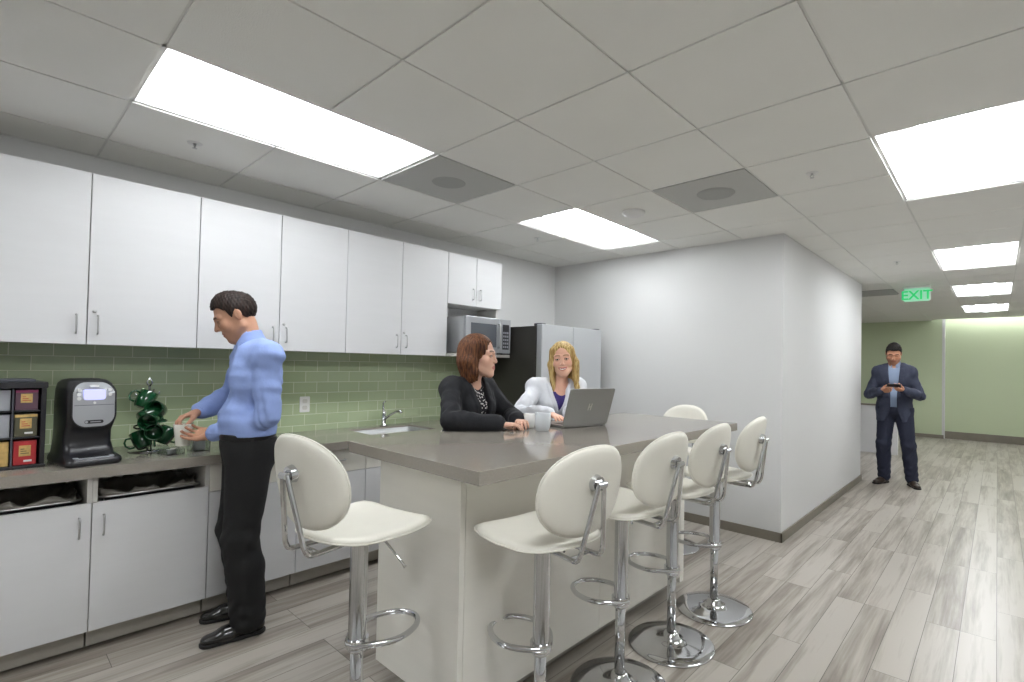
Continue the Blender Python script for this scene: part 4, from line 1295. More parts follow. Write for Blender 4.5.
# ================================================================== the man in the blue shirt
def make_man_at_counter():
    rx, ry, hd = -3.03, 0.985, 192
    root = empty('person', (rx, ry, 0), -math.radians(hd), 'man in light blue shirt and black trousers standing at the counter, holding a cup', 'person')
    r, f = V3([1.0, 0, 0]), V3([0, 1.0, 0])
    J = dict(r=r, f=f, cx=0.0, build=1.0, pel=V3([0, 0.0, 0.965]), wai=V3([0, 0.005, 1.115]), che=V3([0.005, -0.02, 1.315]), nec=V3([0.0, -0.005, 1.505]),
             shL=V3([-0.178, -0.052, 1.445]), shR=V3([0.185, -0.005, 1.445]),
             hipL=V3([-0.088, 0.0, 0.92]), hipR=V3([0.088, 0.0, 0.92]), knL=V3([-0.112, 0.03, 0.50]), knR=V3([0.11, 0.035, 0.50]),
             anL=V3([-0.128, -0.01, 0.085]), anR=V3([0.13, -0.02, 0.085]))
    J['wrL'] = w2l((-3.115, 0.845, 1.028), (rx, ry), hd); J['wrR'] = w2l((-3.285, 0.822, 1.135), (rx, ry), hd)
    J['elL'] = V3([-0.212, -0.065, 1.140]); J['elR'] = elbow(J['shR'], J['wrR'], 0.30, 0.25, (1, -0.2, -0.6))
    H = Frame((0.015, 0.072, 1.655), yaw=-0.10, pitch=-0.50, roll=0.0, s=1.06)
    cup = w2l((-3.245, 0.742, 1.02), (rx, ry), hd)
    dL = nrm(cup+V3([0.035, 0.015, 0.0])-J['wrL']); dR = nrm(cup+V3([0.01, 0.03, 0.085])-J['wrR'])
    hands = [dict(W=J['wrL'], d=dL, n=nrm(V3([0.45, 0.75, 0.1])-dL*0.3), right=False, curl=(0.45, 0.5, 0.55, 0.6), thumb=0.55, s=1.0),
             dict(W=J['wrR'], d=dR, n=(-0.25, 0.1, -1), right=True, curl=(0.55, 0.55, 0.7, 0.8), thumb=0.55, s=1.0)]
    tf = head_tint(H, (186, 140, 114), (158, 98, 86), (34, 24, 20), stubble=0.22)
    body_skin(root, J, H, hands, tf, False, 0.058, eyes_closed=True, jaw=1.03)
    male_hair(root, H, M['hair_man'], 0.0045, 0.010)
    # shirt
    lo, hi = bounds(J, 0.13); lo[2] = 1.0; hi[2] = 1.60
    F = Field(lo, hi, 0.0062)
    torso(F, J, 0.012)
    F.add(flat(J['wai']-r*0.06-V3([0, 0, 0.04]), J['wai']+r*0.06-V3([0, 0, 0.04]), 0.130, 0.130, f, 0.95), 0.05)
    arm(F, J['shL'], J['elL'], J['wrL'], 0.016, ru=0.052, re=0.044, rw=0.031, cuff=0.93); arm(F, J['shR'], J['elR'], J['wrR'], 0.016, ru=0.052, re=0.044, rw=0.031, cuff=0.93)
    F.disp(folds(0.005, 11, 18)); F.disp(folds(0.0034, 5, 46))
    for s in 'LR':
        F.disp(sleeve_folds(J['el'+s], 0.0045, J['wr'+s]-J['el'+s], 95)); F.disp(sleeve_folds(J['sh'+s]-V3([0, 0, 0.08]), 0.003, (0.3, 0.5, 1), 80, 0.1))
    F.cut(lambda x, y, z: 1.028-z+0*x+0*y)
    sh = field_obj('shirt', F, M['shirt'], root)
    F = Field(J['nec']-0.13, H.o+0.05, 0.0035)
    a = J['nec']; n = nrm(H.p(0, -0.02, -0.06)-a)
    F.add(cone(a-n*0.01, a+n*0.048, 0.081, 0.0665), 0.0); F.sub(cone(a-n*0.05, a+n*0.09, 0.062, 0.060), 0.003)
    for s in (-1, 1): F.add(flat(a+V3([0.010*s, 0.062, 0.022]), a+V3([0.048*s, 0.070, -0.032]), 0.018, 0.007, (0, 1, 0.25), 0.4), 0.006)
    field_obj('collar', F, M['shirt'], sh)
    for s in 'LR':   # cuffs
        F = Field(J['wr'+s]-0.12, J['wr'+s]+0.12, 0.004); v = nrm(J['wr'+s]-J['el'+s]); w = J['wr'+s]
        F.add(cone(w-v*0.062, w-v*0.006, 0.0475, 0.0425), 0.0); F.sub(cone(w-v*0.012, w+v*0.05, 0.036, 0.036), 0.002)
        field_obj('cuff', F, M['shirt'], sh)
    # trousers
    lo, hi = bounds(J, 0.14); lo[2] = 0.01; hi[2] = 1.06
    F = Field(lo, hi, 0.0075)
    F.add(flat(J['pel']-r*0.072, J['pel']+r*0.072, 0.128, 0.128, f, 0.96), 0.05); F.add(flat(J['wai']-r*0.06-V3([0, 0, 0.07]), J['wai']+r*0.06-V3([0, 0, 0.07]), 0.118, 0.118, f, 0.95), 0.05)
    F.add(ell(J['pel']+V3([0, -0.045, -0.03]), (0.14, 0.105, 0.12)), 0.05)
    legs(F, J, 0.016, rt=0.092, rk=0.068, rc=0.064, ra=0.066, cuff=0.98)
    F.disp(folds(0.004, 21, 20, 0.4))
    for s in 'LR':
        F.disp(sleeve_folds(J['kn'+s], 0.003, (0.2, 0.3, 1), 75, 0.14)); F.disp(sleeve_folds(J['an'+s]+V3([0, 0.02, 0.05]), 0.006, (0, 0.3, 1), 85, 0.10))
    F.cut(lambda x, y, z: np.maximum(z-1.022, 0.028-z)+0*x+0*y)
    field_obj('trousers', F, M['trousers'], root)
    F = Field(V3([-0.24, -0.22, 0.99]), V3([0.24, 0.24, 1.06]), 0.005)
    F.add(flat(J['wai']-r*0.06-V3([0, 0, 0.09]), J['wai']+r*0.06-V3([0, 0, 0.09]), 0.136, 0.136, f, 0.95), 0.0)
    F.cut(lambda x, y, z: np.abs(z-1.025)-0.017+0*x+0*y, 0.002)
    field_obj('belt', F, M['belt'], root)
    shoe(root, J['anL'], math.radians(4), M['shoe']); shoe(root, J['anR'], math.radians(-4), M['shoe'])
    # the cup in his hands
    c = empty('paper_cup', (-3.245, 0.742, 0.962), 0, 'white cup held in the hands of the man in the blue shirt', 'cup')
    bm = bmesh.new(); lathe(bm, [(0, 0), (0.031, 0), (0.0325, 0.003), (0.0445, 0.108), (0.0465, 0.112), (0.0445, 0.115), (0.0425, 0.111), (0.031, 0.010), (0, 0.010)], 40)
    obj('wall', bm, M['cup'], c, smooth=True, auto=0.7)
    bm = bmesh.new(); lathe(bm, [(0, 0.0), (0.0415, 0.0)], 32, (0, 0, 0.098)); obj('coffee', bm, mat('coffee', (90, 62, 40), 0.1), c)
make_man_at_counter()

# ================================================================== shared builder for the jackets
def jacket(root, J, m, g, zlo, zhi, wfun, yf, men, seed, cuff=0.96, lapw=0.034, lapz=(1.0, 1.5), flare=0.0, h=0.0062, arms=None):
    lo, hi = bounds(J, 0.14); lo[2] = zlo-0.01; hi[2] = zhi
    F = Field(lo, hi, h)
    torso(F, J, g, men)
    if flare:
        for s in (-1, 1): F.add(flat(J['wai']+J['r']*0.05*s, J['pel']+J['r']*(0.035+flare)*s-V3([0, 0, 0.15]), 0.098+g, 0.112+g, J['f'], 0.92), 0.05)
    a = arms or dict(ru=0.047, re=0.041, rw=0.034)
    for s, S in (('L', J['shL']), ('R', J['shR'])): arm(F, S, J['el'+s], J['wr'+s], g*0.75, cuff=cuff, **a)
    F.disp(folds(0.0042, seed, 18)); F.disp(folds(0.003, seed+4, 46))
    for s in 'LR': F.disp(sleeve_folds(J['el'+s], 0.005, J['wr'+s]-J['el'+s], 88))
    def lap(x, y, z):
        e = np.abs(x-J['cx'])-wfun(z)
        w = smoothstep(-0.002, 0.004, e)*smoothstep(lapw+0.006, lapw, e+0*y)*(y > J['che'][1]+0.01)*smoothstep(lapz[0]-0.01, lapz[0]+0.01, z)*smoothstep(lapz[1]+0.01, lapz[1]-0.01, z)
        return -0.0065*w
    F.disp(lap)
    F.cut(lambda x, y, z: np.minimum(wfun(z)-np.abs(x-J['cx']), y-yf), 0.003)
    F.cut(lambda x, y, z: zlo-z+0*x+0*y)
    F.sub(cone(J['nec']+V3([0, 0.03, -0.01]), J['nec']+V3([0, 0.03, 0.2]), 0.062, 0.09), 0.006)
    return field_obj('blazer', F, m, root)

def long_hair(root, H, m, back=-0.17, front=-0.16, frontR=None, wide=0.0, seed=1, part=0.012, fb=0.0):
    """shoulder-length hair parted near the middle: cap, back fall and two front locks"""
    lo = H.o-V3([0.17, 0.17, 0.26]); hi = H.o+V3([0.17, 0.18, 0.17])
    F = Field(lo, hi, 0.0036)
    F.add(H.ell((0, -0.018, 0.040), (0.0835+wide*0.3, 0.102, 0.0915)), 0.0)
    F.add(H.ell((0, -0.045, -0.02), (0.090+wide*0.4, 0.078, 0.10)), 0.03)
    for s in (-1, 1):
        F.add(cone(H.p(0.060*s, 0.020+fb*0.5, 0.066), H.p((0.079+wide*0.5)*s, 0.018+fb, -0.03), 0.024*H.s, 0.019*H.s), 0.02)
        fr_ = frontR if (s > 0 and frontR) else front
        F.add(cone(H.p((0.079+wide*0.5)*s, 0.018+fb, -0.03), H.p((0.076+wide)*s, 0.034+fb, fr_+0.02), 0.020*H.s, 0.020*H.s), 0.02)
        F.add(cone(H.p((0.076+wide)*s, 0.034+fb, fr_+0.02), H.p((0.066+wide)*s, 0.040+fb, fr_-0.012), 0.020*H.s, 0.009*H.s), 0.02)
    F.add(flat(H.p(-0.04, -0.060, -0.03), H.p(-0.035, -0.058, back), 0.055*H.s, 0.036*H.s, H.R@V3([0, 1, 0]), 0.75), 0.03)
    F.add(flat(H.p(0.04, -0.060, -0.03), H.p(0.035, -0.058, back), 0.055*H.s, 0.036*H.s, H.R@V3([0, 1, 0]), 0.75), 0.03)
    for s in (-1, 1): F.add(cone(H.p(0.080*s, -0.02, -0.03), H.p(0.074*s, -0.022, back+0.01), 0.030*H.s, 0.022*H.s), 0.03)
    # the face stays free
    F.sub(H.ell((0, 0.085, -0.030), (0.0640, 0.078, 0.108)), 0.010)
    F.sub(H.ell((0, 0.100, 0.030), (0.058, 0.052, 0.070)), 0.010)
    F.sub(cone(H.p(0, 0.02, -0.11), H.p(0, 0.05, -0.24), 0.055*H.s, 0.075*H.s), 0.012)
    R, o, s_ = H.R, H.o, H.s
    def grooves(x, y, z):
        px, py, pz = x-o[0], y-o[1], z-o[2]
        a = (px*R[0][0]+py*R[1][0]+pz*R[2][0])/s_; b = (px*R[0][1]+py*R[1][1]+pz*R[2][1])/s_; c = (px*R[0][2]+py*R[1][2]+pz*R[2][2])/s_
        th = np.arctan2(a, b+0.02)
        fade = smoothstep(0.13, 0.07, c)
        w = 0.0018*np.sin(th*34+np.sin(c*26+seed)*1.2)*fade+0.0014*np.sin(th*71+1.7*seed+np.sin(c*19)*1.5)*fade
        pr = 0.006*np.exp(-((a-part)/0.004)**2)*(c > 0.07)*(b > -0.06)
        return w+pr
    F.disp(grooves)
    return field_obj('hair', F, m, root)

# ================================================================== the woman in the black blazer
def make_woman_black():
    rx, ry, hd = -2.465, 2.01, 82
    root = empty('person', (rx, ry, 0), -math.radians(hd), 'woman with auburn hair in a black blazer sitting at the island, hands on the top', 'person')
    r, f = V3([1.0, 0, 0]), V3([0, 1.0, 0]); W = lambda *p: w2l(p, (rx, ry), hd)
    J = dict(r=r, f=f, cx=0.0, pel=V3([0, 0.0, 0.81]), wai=V3([0, 0.02, 0.96]), che=V3([0, 0.03, 1.165]), nec=V3([-0.012, 0.045, 1.325]),
             shL=V3([-0.148, 0.025, 1.275]), shR=V3([0.146, 0.035, 1.272]), hipL=V3([-0.085, 0.02, 0.79]), hipR=V3([0.085, 0.02, 0.79]),
             knL=V3([-0.10, 0.40, 0.80]), knR=V3([0.08, 0.40, 0.80]), anL=V3([-0.09, 0.27, 0.48]), anR=V3([0.07, 0.27, 0.48]))
    J['wrR'] = W(-2.055, 1.925, 1.094); J['wrL'] = W(-2.10, 2.13, 1.096)
    J['elR'] = W(-2.235, 1.73, 1.112); J['elL'] = W(-2.33, 2.27, 1.10)
    H = Frame((-0.020, 0.090, 1.472), yaw=math.radians(24), pitch=0.0, roll=0.03, s=1.09)
    dR = nrm(W(-1.985, 2.07, 1.09)-J['wrR']); dL = nrm(W(-2.00, 2.06, 1.10)-J['wrL'])
    hands = [dict(W=J['wrR'], d=dR, n=(0, 0, -1), right=True, curl=(0.25, 0.28, 0.3, 0.32), thumb=0.35, s=0.9),
             dict(W=J['wrL'], d=dL, n=(0, 0, -1), right=False, curl=(0.3, 0.3, 0.32, 0.34), thumb=0.35, s=0.9)]
    tf = head_tint(H, (216, 172, 150), (186, 102, 98), (84, 56, 42), bh=0.028)
    body_skin(root, J, H, hands, tf, True, 0.046, eyes_closed=False, jaw=0.94)
    eyes(H, root, (70, 60, 50), (0.0, 0.0))
    long_hair(root, H, M['hair_auburn'], back=-0.135, front=-0.170, frontR=-0.110, wide=0.002, seed=2, part=-0.02, fb=-0.030)
    wf = lambda z: np.interp(z, [0.9, 1.02, 1.10, 1.20, 1.30, 1.36], [-0.004, 0.004, 0.030, 0.046, 0.056, 0.060])
    jacket(root, J, M['black_blazer'], 0.020, 0.80, 1.40, wf, 0.04, False, 31, flare=0.01, lapz=(1.02, 1.31))
    lo, hi = bounds(J, 0.1); lo[2] = 0.86; hi[2] = 1.38
    F = Field(lo, hi, 0.006); torso(F, J, 0.006, False)
    F.sub(ell(J['nec']+V3([0, 0.045, 0.012]), (0.058, 0.07, 0.065)), 0.006)
    field_obj('blouse', F, M['print'], root)
    lo, hi = bounds(J, 0.14); lo[2] = 0.40; hi[2] = 0.98
    F = Field(lo, hi, 0.009); F.add(flat(J['pel']-r*0.078, J['pel']+r*0.078, 0.118, 0.118, f, 0.95), 0.05); legs(F, J, 0.008, rt=0.080, rk=0.058, rc=0.05, ra=0.045, cuff=0.98)
    F.disp(folds(0.003, 8, 20)); F.cut(lambda x, y, z: z-0.95+0*x+0*y)
    field_obj('trousers', F, M['trousers'], root)
    for s in 'LR':
        F = Field(J['an'+s]-0.2, J['an'+s]+0.2, 0.005); a = J['an'+s]
        F.add(cone(a+V3([0, -0.03, -0.045]), a+V3([0, 0.02, -0.01]), 0.030, 0.034), 0.02); F.add(flat(a+V3([0, 0.03, -0.04]), a+V3([0, 0.15, -0.062]), 0.036, 0.028, (0, 0, 1), 0.6), 0.02)
        field_obj('shoe', F, M['shoe'], root)
    return root

# ================================================================== the blonde woman
def make_woman_blonde():
    rx, ry, hd = -2.50, 2.90, 124
    root = empty('person', (rx, ry, 0), -math.radians(hd), 'smiling blonde woman in a white jacket sitting behind the open laptop', 'person')
    r, f = V3([1.0, 0, 0]), V3([0, 1.0, 0]); W = lambda *p: w2l(p, (rx, ry), hd)
    J = dict(r=r, f=f, cx=0.0, pel=V3([0, 0.0, 0.81]), wai=V3([0, 0.02, 0.96]), che=V3([0, 0.045, 1.155]), nec=V3([-0.02, 0.055, 1.310]),
             shL=V3([-0.158, 0.05, 1.258]), shR=V3([0.150, 0.045, 1.255]), hipL=V3([-0.085, 0.02, 0.79]), hipR=V3([0.085, 0.02, 0.79]),
             knL=V3([-0.10, 0.36, 0.80]), knR=V3([0.10, 0.36, 0.80]), anL=V3([-0.09, 0.23, 0.48]), anR=V3([0.09, 0.23, 0.48]))
    J['wrR'] = W(-2.175, 2.475, 1.112); J['wrL'] = W(-2.125, 2.625, 1.112)
    J['elR'] = W(-2.48, 2.505, 1.085); J['elL'] = W(-2.20, 2.90, 1.085)
    H = Frame((-0.035, 0.088, 1.470), yaw=math.radians(-20), pitch=-0.04, roll=0.10, s=1.07)
    dR = nrm(W(-2.02, 2.455, 1.086)-J['wrR']); dL = nrm(W(-1.97, 2.55, 1.086)-J['wrL'])
    hands = [dict(W=J['wrR'], d=dR, n=(0, 0, -1), right=True, curl=(0.3, 0.32, 0.35, 0.38), thumb=0.4, s=0.9),
             dict(W=J['wrL'], d=dL, n=(0, 0, -1), right=False, curl=(0.3, 0.32, 0.35, 0.38), thumb=0.4, s=0.9)]
    tf = head_tint(H, (226, 178, 154), (190, 92, 90), (140, 104, 72), teeth=True, bh=0.028)
    body_skin(root, J, H, hands, tf, True, 0.046, smile=True, jaw=0.94)
    eyes(H, root, (60, 56, 50), (0.05, 0.0))
    long_hair(root, H, M['hair_blonde'], back=-0.205, front=-0.215, wide=0.002, seed=5, part=0.006)
    wf = lambda z: np.interp(z, [0.9, 1.08, 1.14, 1.22, 1.28, 1.34], [-0.004, 0.000, 0.022, 0.048, 0.060, 0.064])
    jacket(root, J, M['white_blazer'], 0.020, 0.82, 1.385, wf, 0.05, False, 47, flare=0.01, lapz=(1.08, 1.30), lapw=0.028)
    lo, hi = bounds(J, 0.1); lo[2] = 0.86; hi[2] = 1.26
    F = Field(lo, hi, 0.006); torso(F, J, 0.006, False)
    F.sub(ell(J['nec']+V3([0, 0.07, -0.01]), (0.062, 0.085, 0.095)), 0.006); F.cut(lambda x, y, z: z-1.235+0*x+0*y)
    field_obj('top', F, M['purple_top'], root)
    lo, hi = bounds(J, 0.14); lo[2] = 0.40; hi[2] = 0.98
    F = Field(lo, hi, 0.009); F.add(flat(J['pel']-r*0.078, J['pel']+r*0.078, 0.118, 0.118, f, 0.95), 0.05); legs(F, J, 0.008, rt=0.080, rk=0.058, rc=0.05, ra=0.045, cuff=0.98)
    F.disp(folds(0.003, 8, 20)); F.cut(lambda x, y, z: z-0.95+0*x+0*y)
    field_obj('trousers', F, M['trousers'], root)
    for s in 'LR':
        F = Field(J['an'+s]-0.2, J['an'+s]+0.2, 0.005); a = J['an'+s]
        F.add(cone(a+V3([0, -0.03, -0.045]), a+V3([0, 0.02, -0.01]), 0.030, 0.034), 0.02); F.add(flat(a+V3([0, 0.03, -0.04]), a+V3([0, 0.15, -0.062]), 0.036, 0.028, (0, 0, 1), 0.6), 0.02)
        field_obj('shoe', F, M['shoe'], root)
    return root

# ================================================================== the man in the corridor
def make_corridor_man():
    rx, ry, hd = -0.955, 7.78, 176
    root = empty('person', (rx, ry, 0), -math.radians(hd), 'man in navy blazer and dark jeans standing in the corridor looking at a phone', 'person')
    r, f = V3([1.0, 0, 0]), V3([0, 1.0, 0])
    J = dict(r=r, f=f, cx=0.0, build=0.98, pel=V3([0.025, 0.0, 0.965]), wai=V3([0.025, 0.01, 1.12]), che=V3([0.025, 0.0, 1.325]), nec=V3([0.03, 0.0, 1.505]),
             shL=V3([-0.128, 0.0, 1.415]), shR=V3([0.186, 0.0, 1.415]), hipL=V3([-0.07, 0.0, 0.92]), hipR=V3([0.115, 0.0, 0.92]),
             knL=V3([-0.125, 0.03, 0.50]), knR=V3([0.135, 0.03, 0.50]), anL=V3([-0.160, -0.01, 0.085]), anR=V3([0.135, -0.02, 0.085]))
    J['cx'] = 0.028
    J['wrL'] = V3([-0.090, 0.255, 1.195]); J['wrR'] = V3([0.150, 0.265, 1.185]); J['elL'] = V3([-0.235, 0.035, 1.14]); J['elR'] = V3([0.292, 0.035, 1.14])
    H = Frame((0.035, 0.045, 1.655), yaw=0.06, pitch=-0.42, roll=-0.03, s=1.04)
    hands = [dict(W=J['wrL'], d=nrm(V3([0.72, 0.55, 0.22])), n=(0.1, -0.3, 1), right=False, curl=(0.5, 0.55, 0.6, 0.6), thumb=0.6, s=1.0),
             dict(W=J['wrR'], d=nrm(V3([-0.75, 0.5, 0.18])), n=(-0.2, -0.6, 0.5), right=True, curl=(0.5, 0.6, 0.7, 0.7), thumb=0.6, s=1.0)]
    tf = head_tint(H, (188, 136, 108), (150, 92, 80), (22, 18, 18), stubble=0.55)
    body_skin(root, J, H, hands, tf, False, 0.060, eyes_closed=True, jaw=1.08)
    male_hair(root, H, M['hair_far'], 0.007, 0.020)
    wf = lambda z: np.interp(z, [0.82, 0.92, 1.0, 1.14, 1.25, 1.40, 1.50], [0.085, 0.045, 0.034, 0.034, 0.042, 0.056, 0.062])
    jacket(root, J, M['navy'], 0.020, 0.80, 1.555, wf, 0.03, True, 61, flare=0.02, lapz=(1.10, 1.47), lapw=0.045, h=0.0075, arms=dict(ru=0.052, re=0.048, rw=0.037))
    lo, hi = bounds(J, 0.12); lo[2] = 0.94; hi[2] = 1.56
    F = Field(lo, hi, 0.0065); torso(F, J, 0.008, True); F.disp(folds(0.003, 3, 24)); F.cut(lambda x, y, z: 0.955-z+0*x+0*y)
    F.sub(cone(J['nec']+V3([0, 0.02, -0.01]), J['nec']+V3([0, 0.05, 0.2]), 0.05, 0.07), 0.006)
    sh = field_obj('shirt', F, M['pale_shirt'], root)
    F = Field(J['nec']-0.12, H.o+0.03, 0.004); a = J['nec']; n = nrm(H.p(0, -0.02, -0.06)-a)
    F.add(cone(a-n*0.01, a+n*0.045, 0.082, 0.069), 0.0); F.sub(cone(a-n*0.05, a+n*0.09, 0.064, 0.062), 0.003)
    F.cut(lambda x, y, z: np.minimum(0.018-np.abs(x-a[0]), y-a[1])+0*z, 0.003)
    field_obj('collar', F, M['pale_shirt'], sh)
    lo, hi = bounds(J, 0.14); lo[2] = 0.01; hi[2] = 1.02
    F = Field(lo, hi, 0.008)
    F.add(flat(J['pel']-r*0.075, J['pel']+r*0.075, 0.126, 0.126, f, 0.96), 0.05)
    legs(F, J, 0.014, rt=0.084, rk=0.066, rc=0.058, ra=0.056, cuff=0.99)
    F.disp(folds(0.004, 23, 20, 0.4))
    for s in 'LR': F.disp(sleeve_folds(J['kn'+s], 0.004, (0.2, 0.3, 1), 75, 0.14)); F.disp(sleeve_folds(J['an'+s]+V3([0, 0.02, 0.06]), 0.005, (0, 0.3, 1), 90, 0.12))
    F.cut(lambda x, y, z: np.maximum(z-0.985, 0.035-z)+0*x+0*y)
    field_obj('jeans', F, M['jeans'], root)
    shoe(root, J['anL'], math.radians(22), M['brown_shoe']); shoe(root, J['anR'], math.radians(-24), M['brown_shoe'])
    # the phone in his hand
    ph = empty('phone', (rx, ry, 0), -math.radians(hd), 'black phone held by the man in the navy blazer', 'phone')
    ph.location = root.matrix_basis @ Vector((0.012, 0.385, 1.262)); ph.rotation_euler = (math.radians(25), 0, -math.radians(hd))
    bm = bmesh.new(); prism(bm, rrect(0.145, 0.072, 0.01, 4), 2, -0.004, 0.004); obj('body', bm, M['black_plastic'], ph, bevel=0.001)
    bm = bmesh.new(); prism(bm, rrect(0.137, 0.064, 0.007, 4), 2, 0.0041, 0.0046); obj('screen', bm, M['glass_dark'], ph)
make_woman_black()
make_woman_blonde()
make_corridor_man()

# ------------------------------------------------------------------ things on the island
lp = empty('laptop', (-1.975, 2.471, IT), math.radians(77.3), 'open silver-grey laptop on the island in front of the blonde woman', 'laptop')
# local: +y from the hinge towards the typist, x along the hinge
bm = bmesh.new(); prism(bm, rrect(0.345, 0.235, 0.012, 4), 2, 0.003, 0.016); lb = obj('base', bm, M['laptop'], lp, bevel=0.0015)
bm = bmesh.new()
for a in range(13):
    for b_ in range(5): box(bm, -0.142+a*0.022, -0.124+a*0.022, -0.085+b_*0.0205, -0.069+b_*0.0205, 0.0155, 0.0172)
obj('keys', bm, M['black_plastic'], lb)
obj('trackpad', B((-0.05, 0.05, 0.04, 0.105, 0.0155, 0.0165)), M['grey_plastic'], lb)
for q in ((-0.15, -0.1), (0.15, -0.1), (-0.15, 0.1), (0.15, 0.1)):
    bm = bmesh.new(); cyl(bm, (q[0], q[1], 0), (q[0], q[1], 0.0035), 0.008, seg=10); obj('foot', bm, M['black_plastic'], lb)
bm = bmesh.new(); prism(bm, rrect(0.345, 0.232, 0.010, 4, 0, 0.116), 1, -0.0035, 0.0035)
sc = obj('screen', bm, M['laptop'], lp, bevel=0.0012); sc.location = (0, -0.118, 0.014); sc.rotation_euler = (math.radians(19), 0, 0)
bm = bmesh.new(); prism(bm, rrect(0.325, 0.205, 0.004, 3, 0, 0.118), 1, 0.0035, 0.0042); d_ = obj('display', bm, M['glass_dark'], sc)
bm = bmesh.new()
for x0_ in (-0.013, 0.006): prism(bm, [(x0_, 0.095), (x0_+0.006, 0.095), (x0_+0.010, 0.138), (x0_+0.004, 0.138)], 1, -0.0042, -0.0034)
prism(bm, [(-0.005, 0.112), (0.010, 0.117), (0.010, 0.121), (-0.005, 0.116)], 1, -0.0042, -0.0034)
obj('logo', bm, M['logo'], sc)

def mug(name, loc, m, label, r=0.042, h=0.095, rot=(0, 0, 0), group=None, cat='mug', inner=None):
    t = empty(name, loc, 0, label, cat, group); t.rotation_euler = rot
    bm = bmesh.new(); lathe(bm, [(0, 0), (r*0.72, 0), (r*0.80, 0.004), (r*0.97, h*0.35), (r, h), (r-0.0015, h+0.002), (r-0.004, h), (r*0.97-0.004, h*0.36), (r*0.7, 0.008), (0, 0.007)], 36)
    o = obj('wall', bm, m, t, smooth=True)
    bm = bmesh.new(); tube(bm, [(r*0.97, 0, h*0.82), (r+0.016, 0, h*0.86), (r+0.029, 0, h*0.68), (r+0.030, 0, h*0.45), (r+0.017, 0, h*0.24), (r*0.93, 0, h*0.22)], [0.0055, 0.005, 0.005, 0.005, 0.005, 0.0055], 10)
    obj('handle', bm, m, t, smooth=True)
    return t
M['mug_grey'] = mat('pale_grey_mug', (204, 208, 212), 0.3)
mug('mug', (-1.915, 2.125, IT), M['mug_grey'], 'pale grey mug on the island between the two women', 0.046, 0.098, (0, 0, math.radians(150)))
mug('mug', (-2.045, 2.155, IT), M['white_ceramic'], 'white mug behind the hands of the woman in the black blazer', 0.036, 0.080, (0, 0, math.radians(20)))

# ------------------------------------------------------------------ coffee machine
cm = empty('coffee_machine', (-3.42, 0.372, 0.9), math.radians(8), 'black single-serve coffee machine with a silver front panel on the counter', 'coffee machine')
cm.scale = (1, 0.92, 1)
def loft(bm, sections):
    """sections: list of (z, x0, x1, halfwidth, corner radius)"""
    rings = []
    for z, x0_, x1_, hw_, cr in sections:
        rings.append([bm.verts.new((x, y, z)) for x, y in rrect(x1_-x0_, 2*hw_, cr, 5, (x0_+x1_)/2, 0)])
    for A, D in zip(rings, rings[1:]):
        n_ = len(A)
        for k in range(n_): bm.faces.new((A[k], A[(k+1) % n_], D[(k+1) % n_], D[k]))
    bm.faces.new(rings[0][::-1]); bm.faces.new(rings[-1])
bm = bmesh.new()
loft(bm, [(0.0, -0.17, 0.165, 0.112, 0.03), (0.012, -0.175, 0.172, 0.118, 0.035), (0.032, -0.172, 0.165, 0.116, 0.035), (0.045, -0.168, 0.09, 0.106, 0.03), (0.10, -0.165, 0.055, 0.100, 0.03), (0.16, -0.16, 0.060, 0.099, 0.03),
          (0.19, -0.16, 0.095, 0.100, 0.035), (0.21, -0.16, 0.112, 0.101, 0.04), (0.30, -0.16, 0.105, 0.101, 0.04), (0.36, -0.158, 0.095, 0.100, 0.045), (0.392, -0.15, 0.080, 0.094, 0.045), (0.408, -0.135, 0.055, 0.080, 0.045), (0.415, -0.11, 0.02, 0.055, 0.04)])
obj('body', bm, M['black_plastic'], cm, smooth=True)
def xf(z): return 0.1125+(0.30-z)*0.05 if z < 0.36 else 0.108-(z-0.36)*0.6
bm = bmesh.new(); pts = rrect(0.172, 0.215, 0.058, 8, 0, 0.2925)
A = [bm.verts.new((xf(z)+0.004, y, z)) for y, z in pts]; D = [bm.verts.new((xf(z)-0.03, y, z)) for y, z in pts]
cc = bm.verts.new((xf(0.29)+0.006, 0, 0.2925)); n_ = len(A)
for k in range(n_): bm.faces.new((A[k], A[(k+1) % n_], cc)); bm.faces.new((A[k], D[k], D[(k+1) % n_], A[(k+1) % n_]))
fp = obj('front_panel', bm, M['silver_plastic'], cm, smooth=True, auto=0.6)
bm = bmesh.new(); tube(bm, [(xf(z)-0.002, y*1.03, 0.2925+(z-0.2925)*1.03) for y, z in pts], 0.007, 8, closed=True); obj('panel_rim', bm, M['black_matte'], cm, smooth=True)
bm = bmesh.new(); prism(bm, rrect(0.088, 0.050, 0.010, 4, 0, 0.340), 0, 0.100, 0.1215); obj('display', bm, M['screen'], fp)
for yy, zz in ((-0.062, 0.362), (-0.064, 0.342), (-0.063, 0.322), (0.062, 0.362), (0.064, 0.340), (0.0, 0.300)):
    bm = bmesh.new(); cyl(bm, (0.10, yy, zz), (0.1225, yy, zz), 0.0085 if yy else 0.006, seg=14); obj('button', bm, M['white_plastic'], fp)
bm = bmesh.new(); prism(bm, rrect(0.036, 0.010, 0.004, 3, 0, 0.381), 0, 0.09, 0.1135); obj('badge', bm, M['white_plastic'], fp)
obj('seam', B((0.10, 0.1195, -0.082, 0.082, 0.2885, 0.2905)), M['dark_grey'], fp)
bm = bmesh.new(); prism(bm, rrect(0.078, 0.017, 0.008, 4, 0, 0.208), 0, 0.10, 0.1225); obj('brand_strip', bm, M['black_plastic'], fp)
bm = bmesh.new(); cyl(bm, (0.10, -0.031, 0.208), (0.1235, -0.031, 0.208), 0.0065, seg=14); prism(bm, rrect(0.044, 0.004, 0.0015, 2, 0.006, 0.208), 0, 0.11, 0.1232); obj('brand_marks', bm, M['silver_plastic'], fp)
